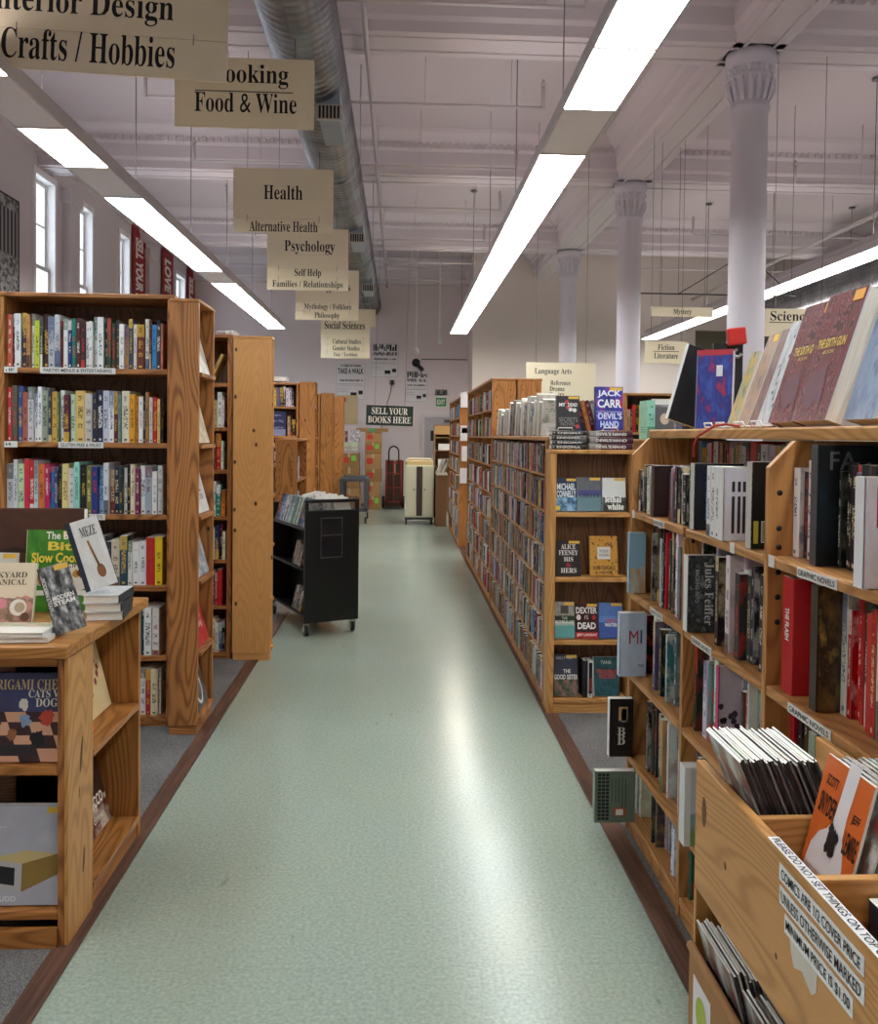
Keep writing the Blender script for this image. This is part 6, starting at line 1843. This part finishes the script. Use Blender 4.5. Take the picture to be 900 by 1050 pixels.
# grey utility cart
t = thing('utility_cart', 'grey plastic utility cart by the cardboard boxes', 'cart', (-.99, 14.05, 0), 0)
GP = plain('#55565b', .5)
for z, s in ((.70, .05), (.2, .05)):
    MB().box(0, .46, 0, .9, z, z+.012).box(0, .46, 0, .03, z+.012, z+.012+s).box(0, .46, .87, .9, z+.012, z+.012+s).box(0, .03, .03, .87, z+.012, z+.012+s).box(.43, .46, .03, .87, z+.012, z+.012+s).build('tray_shelf', GP, t, bevel=.006)
for x in (.0, .40):
    for y_ in (.0, .84):
        MB().box(x, x+.06, y_, y_+.06, .212, .6995).build('corner_post', GP, t, bevel=.008)
        w_ = MB().lathe([(.04, -.015), (.06, -.012), (.06, .012), (.04, .015)], 16)
        w_.build('caster_wheel', M_BLACK, t, loc=(x+.03, y_+.03, .061), rot=(0, PI/2, 0))
        MB().box(x+.01, x+.05, y_+.01, y_+.05, .12, .1995).build('caster', M_STEEL, t)
carton('low brown box on the lower tray of the grey cart', -.94, 14.3, .213, .28, .4, .2, 0, False, False, m=KRAFT)

# red hand truck
t = thing('hand_truck', 'red and black hand truck leaning at the end wall', 'hand truck', (-.33, 17.02, 0))
RD = plain('#8c1f22', .4)
for x in (.06, .36):
    MB().tube([(x, .0, .06), (x, .09, .98)], .016, 10).build('upright_rail', RD, t)
for z in (.14, .42, .70, .92):
    MB().tube([(.06, .0+.097*(z-.06), z), (.36, .0+.097*(z-.06), z)], .013, 8).build('cross_bar', RD, t)
MB().tube([(.21, .01, .14), (.21, .08, .92)], .012, 8).build('centre_bar', RD, t)
hp = [(.11, .085, .9), (.11, .12, 1.12)]+[(.21-.10*math.cos(PI*k/10), .125+.01*math.sin(PI*k/10), 1.13+.12*math.sin(PI*k/10)) for k in range(11)]+[(.31, .12, 1.12), (.31, .085, .9)]
MB().tube(hp, .016, 10).build('loop_handle', M_BLACK, t)
MB().box(.04, .38, -.18, .0, .015, .025).build('toe_plate', M_BLACK, t)
for x in (.01, .41):
    MB().lathe([(.05, -.03), (.11, -.028), (.125, -.01), (.125, .01), (.11, .028), (.05, .03)], 24).build('wheel', M_BLACK, t, loc=(x, .06, .126), rot=(0, PI/2, 0))
MB().tube([(.0, .06, .126), (.42, .06, .126)], .012, 8).build('axle', M_STEEL, t)
carton('brown carton standing behind the red hand truck', -.28, 17.35, 0, .36, .3, .95, 0, False, False, m=plain('#4b3628', .7))

# cream cart
t = thing('cream_cabinet_cart', 'cream two-door cabinet cart on casters by the last paperback case', 'cart', (.09, 13.95, 0))
CR = plain('#c9c4aa', .45)
MB().box(0, .48, .02, .62, .12, .985).build('body', CR, t, bevel=.01)
for x0, x1 in ((.025, .185), (.295, .455)):
    d = MB().box(x0, x1, .004, .0195, .15, .965).build('door', CR, t, bevel=.004)
    MB().box(x1-.05 if x0 < .1 else x0+.02, x1-.02 if x0 < .1 else x0+.05, -.004, .0035, .57, .60).build('latch', plain('#8f8b78', .4, .5), d)
MB().box(.192, .288, .010, .0199, .15, .965).build('centre_strip', plain('#3a2c28', .5), t)
MB().tube([(.01, .3, .985), (.02, .3, 1.05), (.06, .3, 1.085), (.42, .3, 1.085), (.46, .3, 1.05), (.47, .3, .985)], .015, 8).build('top_rail', plain('#d9cfae', .4), t)
MB().box(.03, .45, .05, .58, .987, 1.05).build('folded_paper', plain('#c9b07c', .7), t)
MB().box(0, .48, .03, .6, .085, .105).build('base_frame', plain('#2a2a2c', .5), t)
for x in (.03, .45):
    for y_ in (.07, .56):
        MB().lathe([(.025, -.012), (.042, -.01), (.042, .01), (.025, .012)], 16).build('caster_wheel', M_BLACK, t, loc=(x, y_, .0425), rot=(0, PI/2, 0))
MB().tube([(.495, .1, .12), (.495, .1, .95)], .012, 8).build('side_rail', M_BLACK, t)

# brown counter with books and cartons beside it
t = thing('brown_counter', 'plain brown counter with white top beside the cream cart', 'counter', (.60, 13.72, 0))
MB().box(0, .17, 0, .7, 0, .835).build('side_panel', plain('#86603f', .6), t)
MB().box(.012, .18, -.02, .72, .836, .866).build('worktop', plain('#d8d3c8', .4), t, bevel=.004)
for k in range(5):
    o = book('hardback_book', ['pale', 'cream', 'grey', 'white', 'tan'][k]+' book leaning on the white topped brown counter', [(206, 200, 190), (216, 206, 180), (150, 150, 150), (226, 224, 220), (170, 140, 100)][k], .025, .2, .24, (.60+.03*k, 13.8, .867), 0, True, 'books leaning on the brown counter')
    o.rotation_euler = (0, .42, 0)
    o.location.z = .881
t = thing('storage_shelf', 'brown storage shelf with paper stacks in front of the grey door', 'shelf', (.66, 16.2, 0))
BR = plain('#8f6a42', .6)
MB().box(0, .02, 0, .4, 0, 1.68).build('side_panel', BR, t)
MB().box(.5, .52, 0, .4, 0, 1.68).build('side_panel', BR, t)
MB().box(.0, .52, .38, .4, 0, 1.68).build('back_panel', BR, t)
for z in (.9, 1.2, 1.45, 1.682):
    MB().box(.0205 if z < 1.6 else 0, .4995 if z < 1.6 else .52, 0, .379, z-.02, z).build('shelf', BR, t)
MB().box(.0, .52, -.003, 0, 1.5, 1.66).build('front_panel', plain('#b58a54', .6), t)
for k, z in enumerate((.9, 1.2)):
    o = MB().box(.08, .36, .03, .3, 0, .12).build('paper_stack', M_PAPER, None, loc=(.66, 16.2, z+.001))
    tag(o, ['white paper pile on the lower storage shelf before the door', 'white paper pile on the upper storage shelf before the door'][k], 'paper pile')
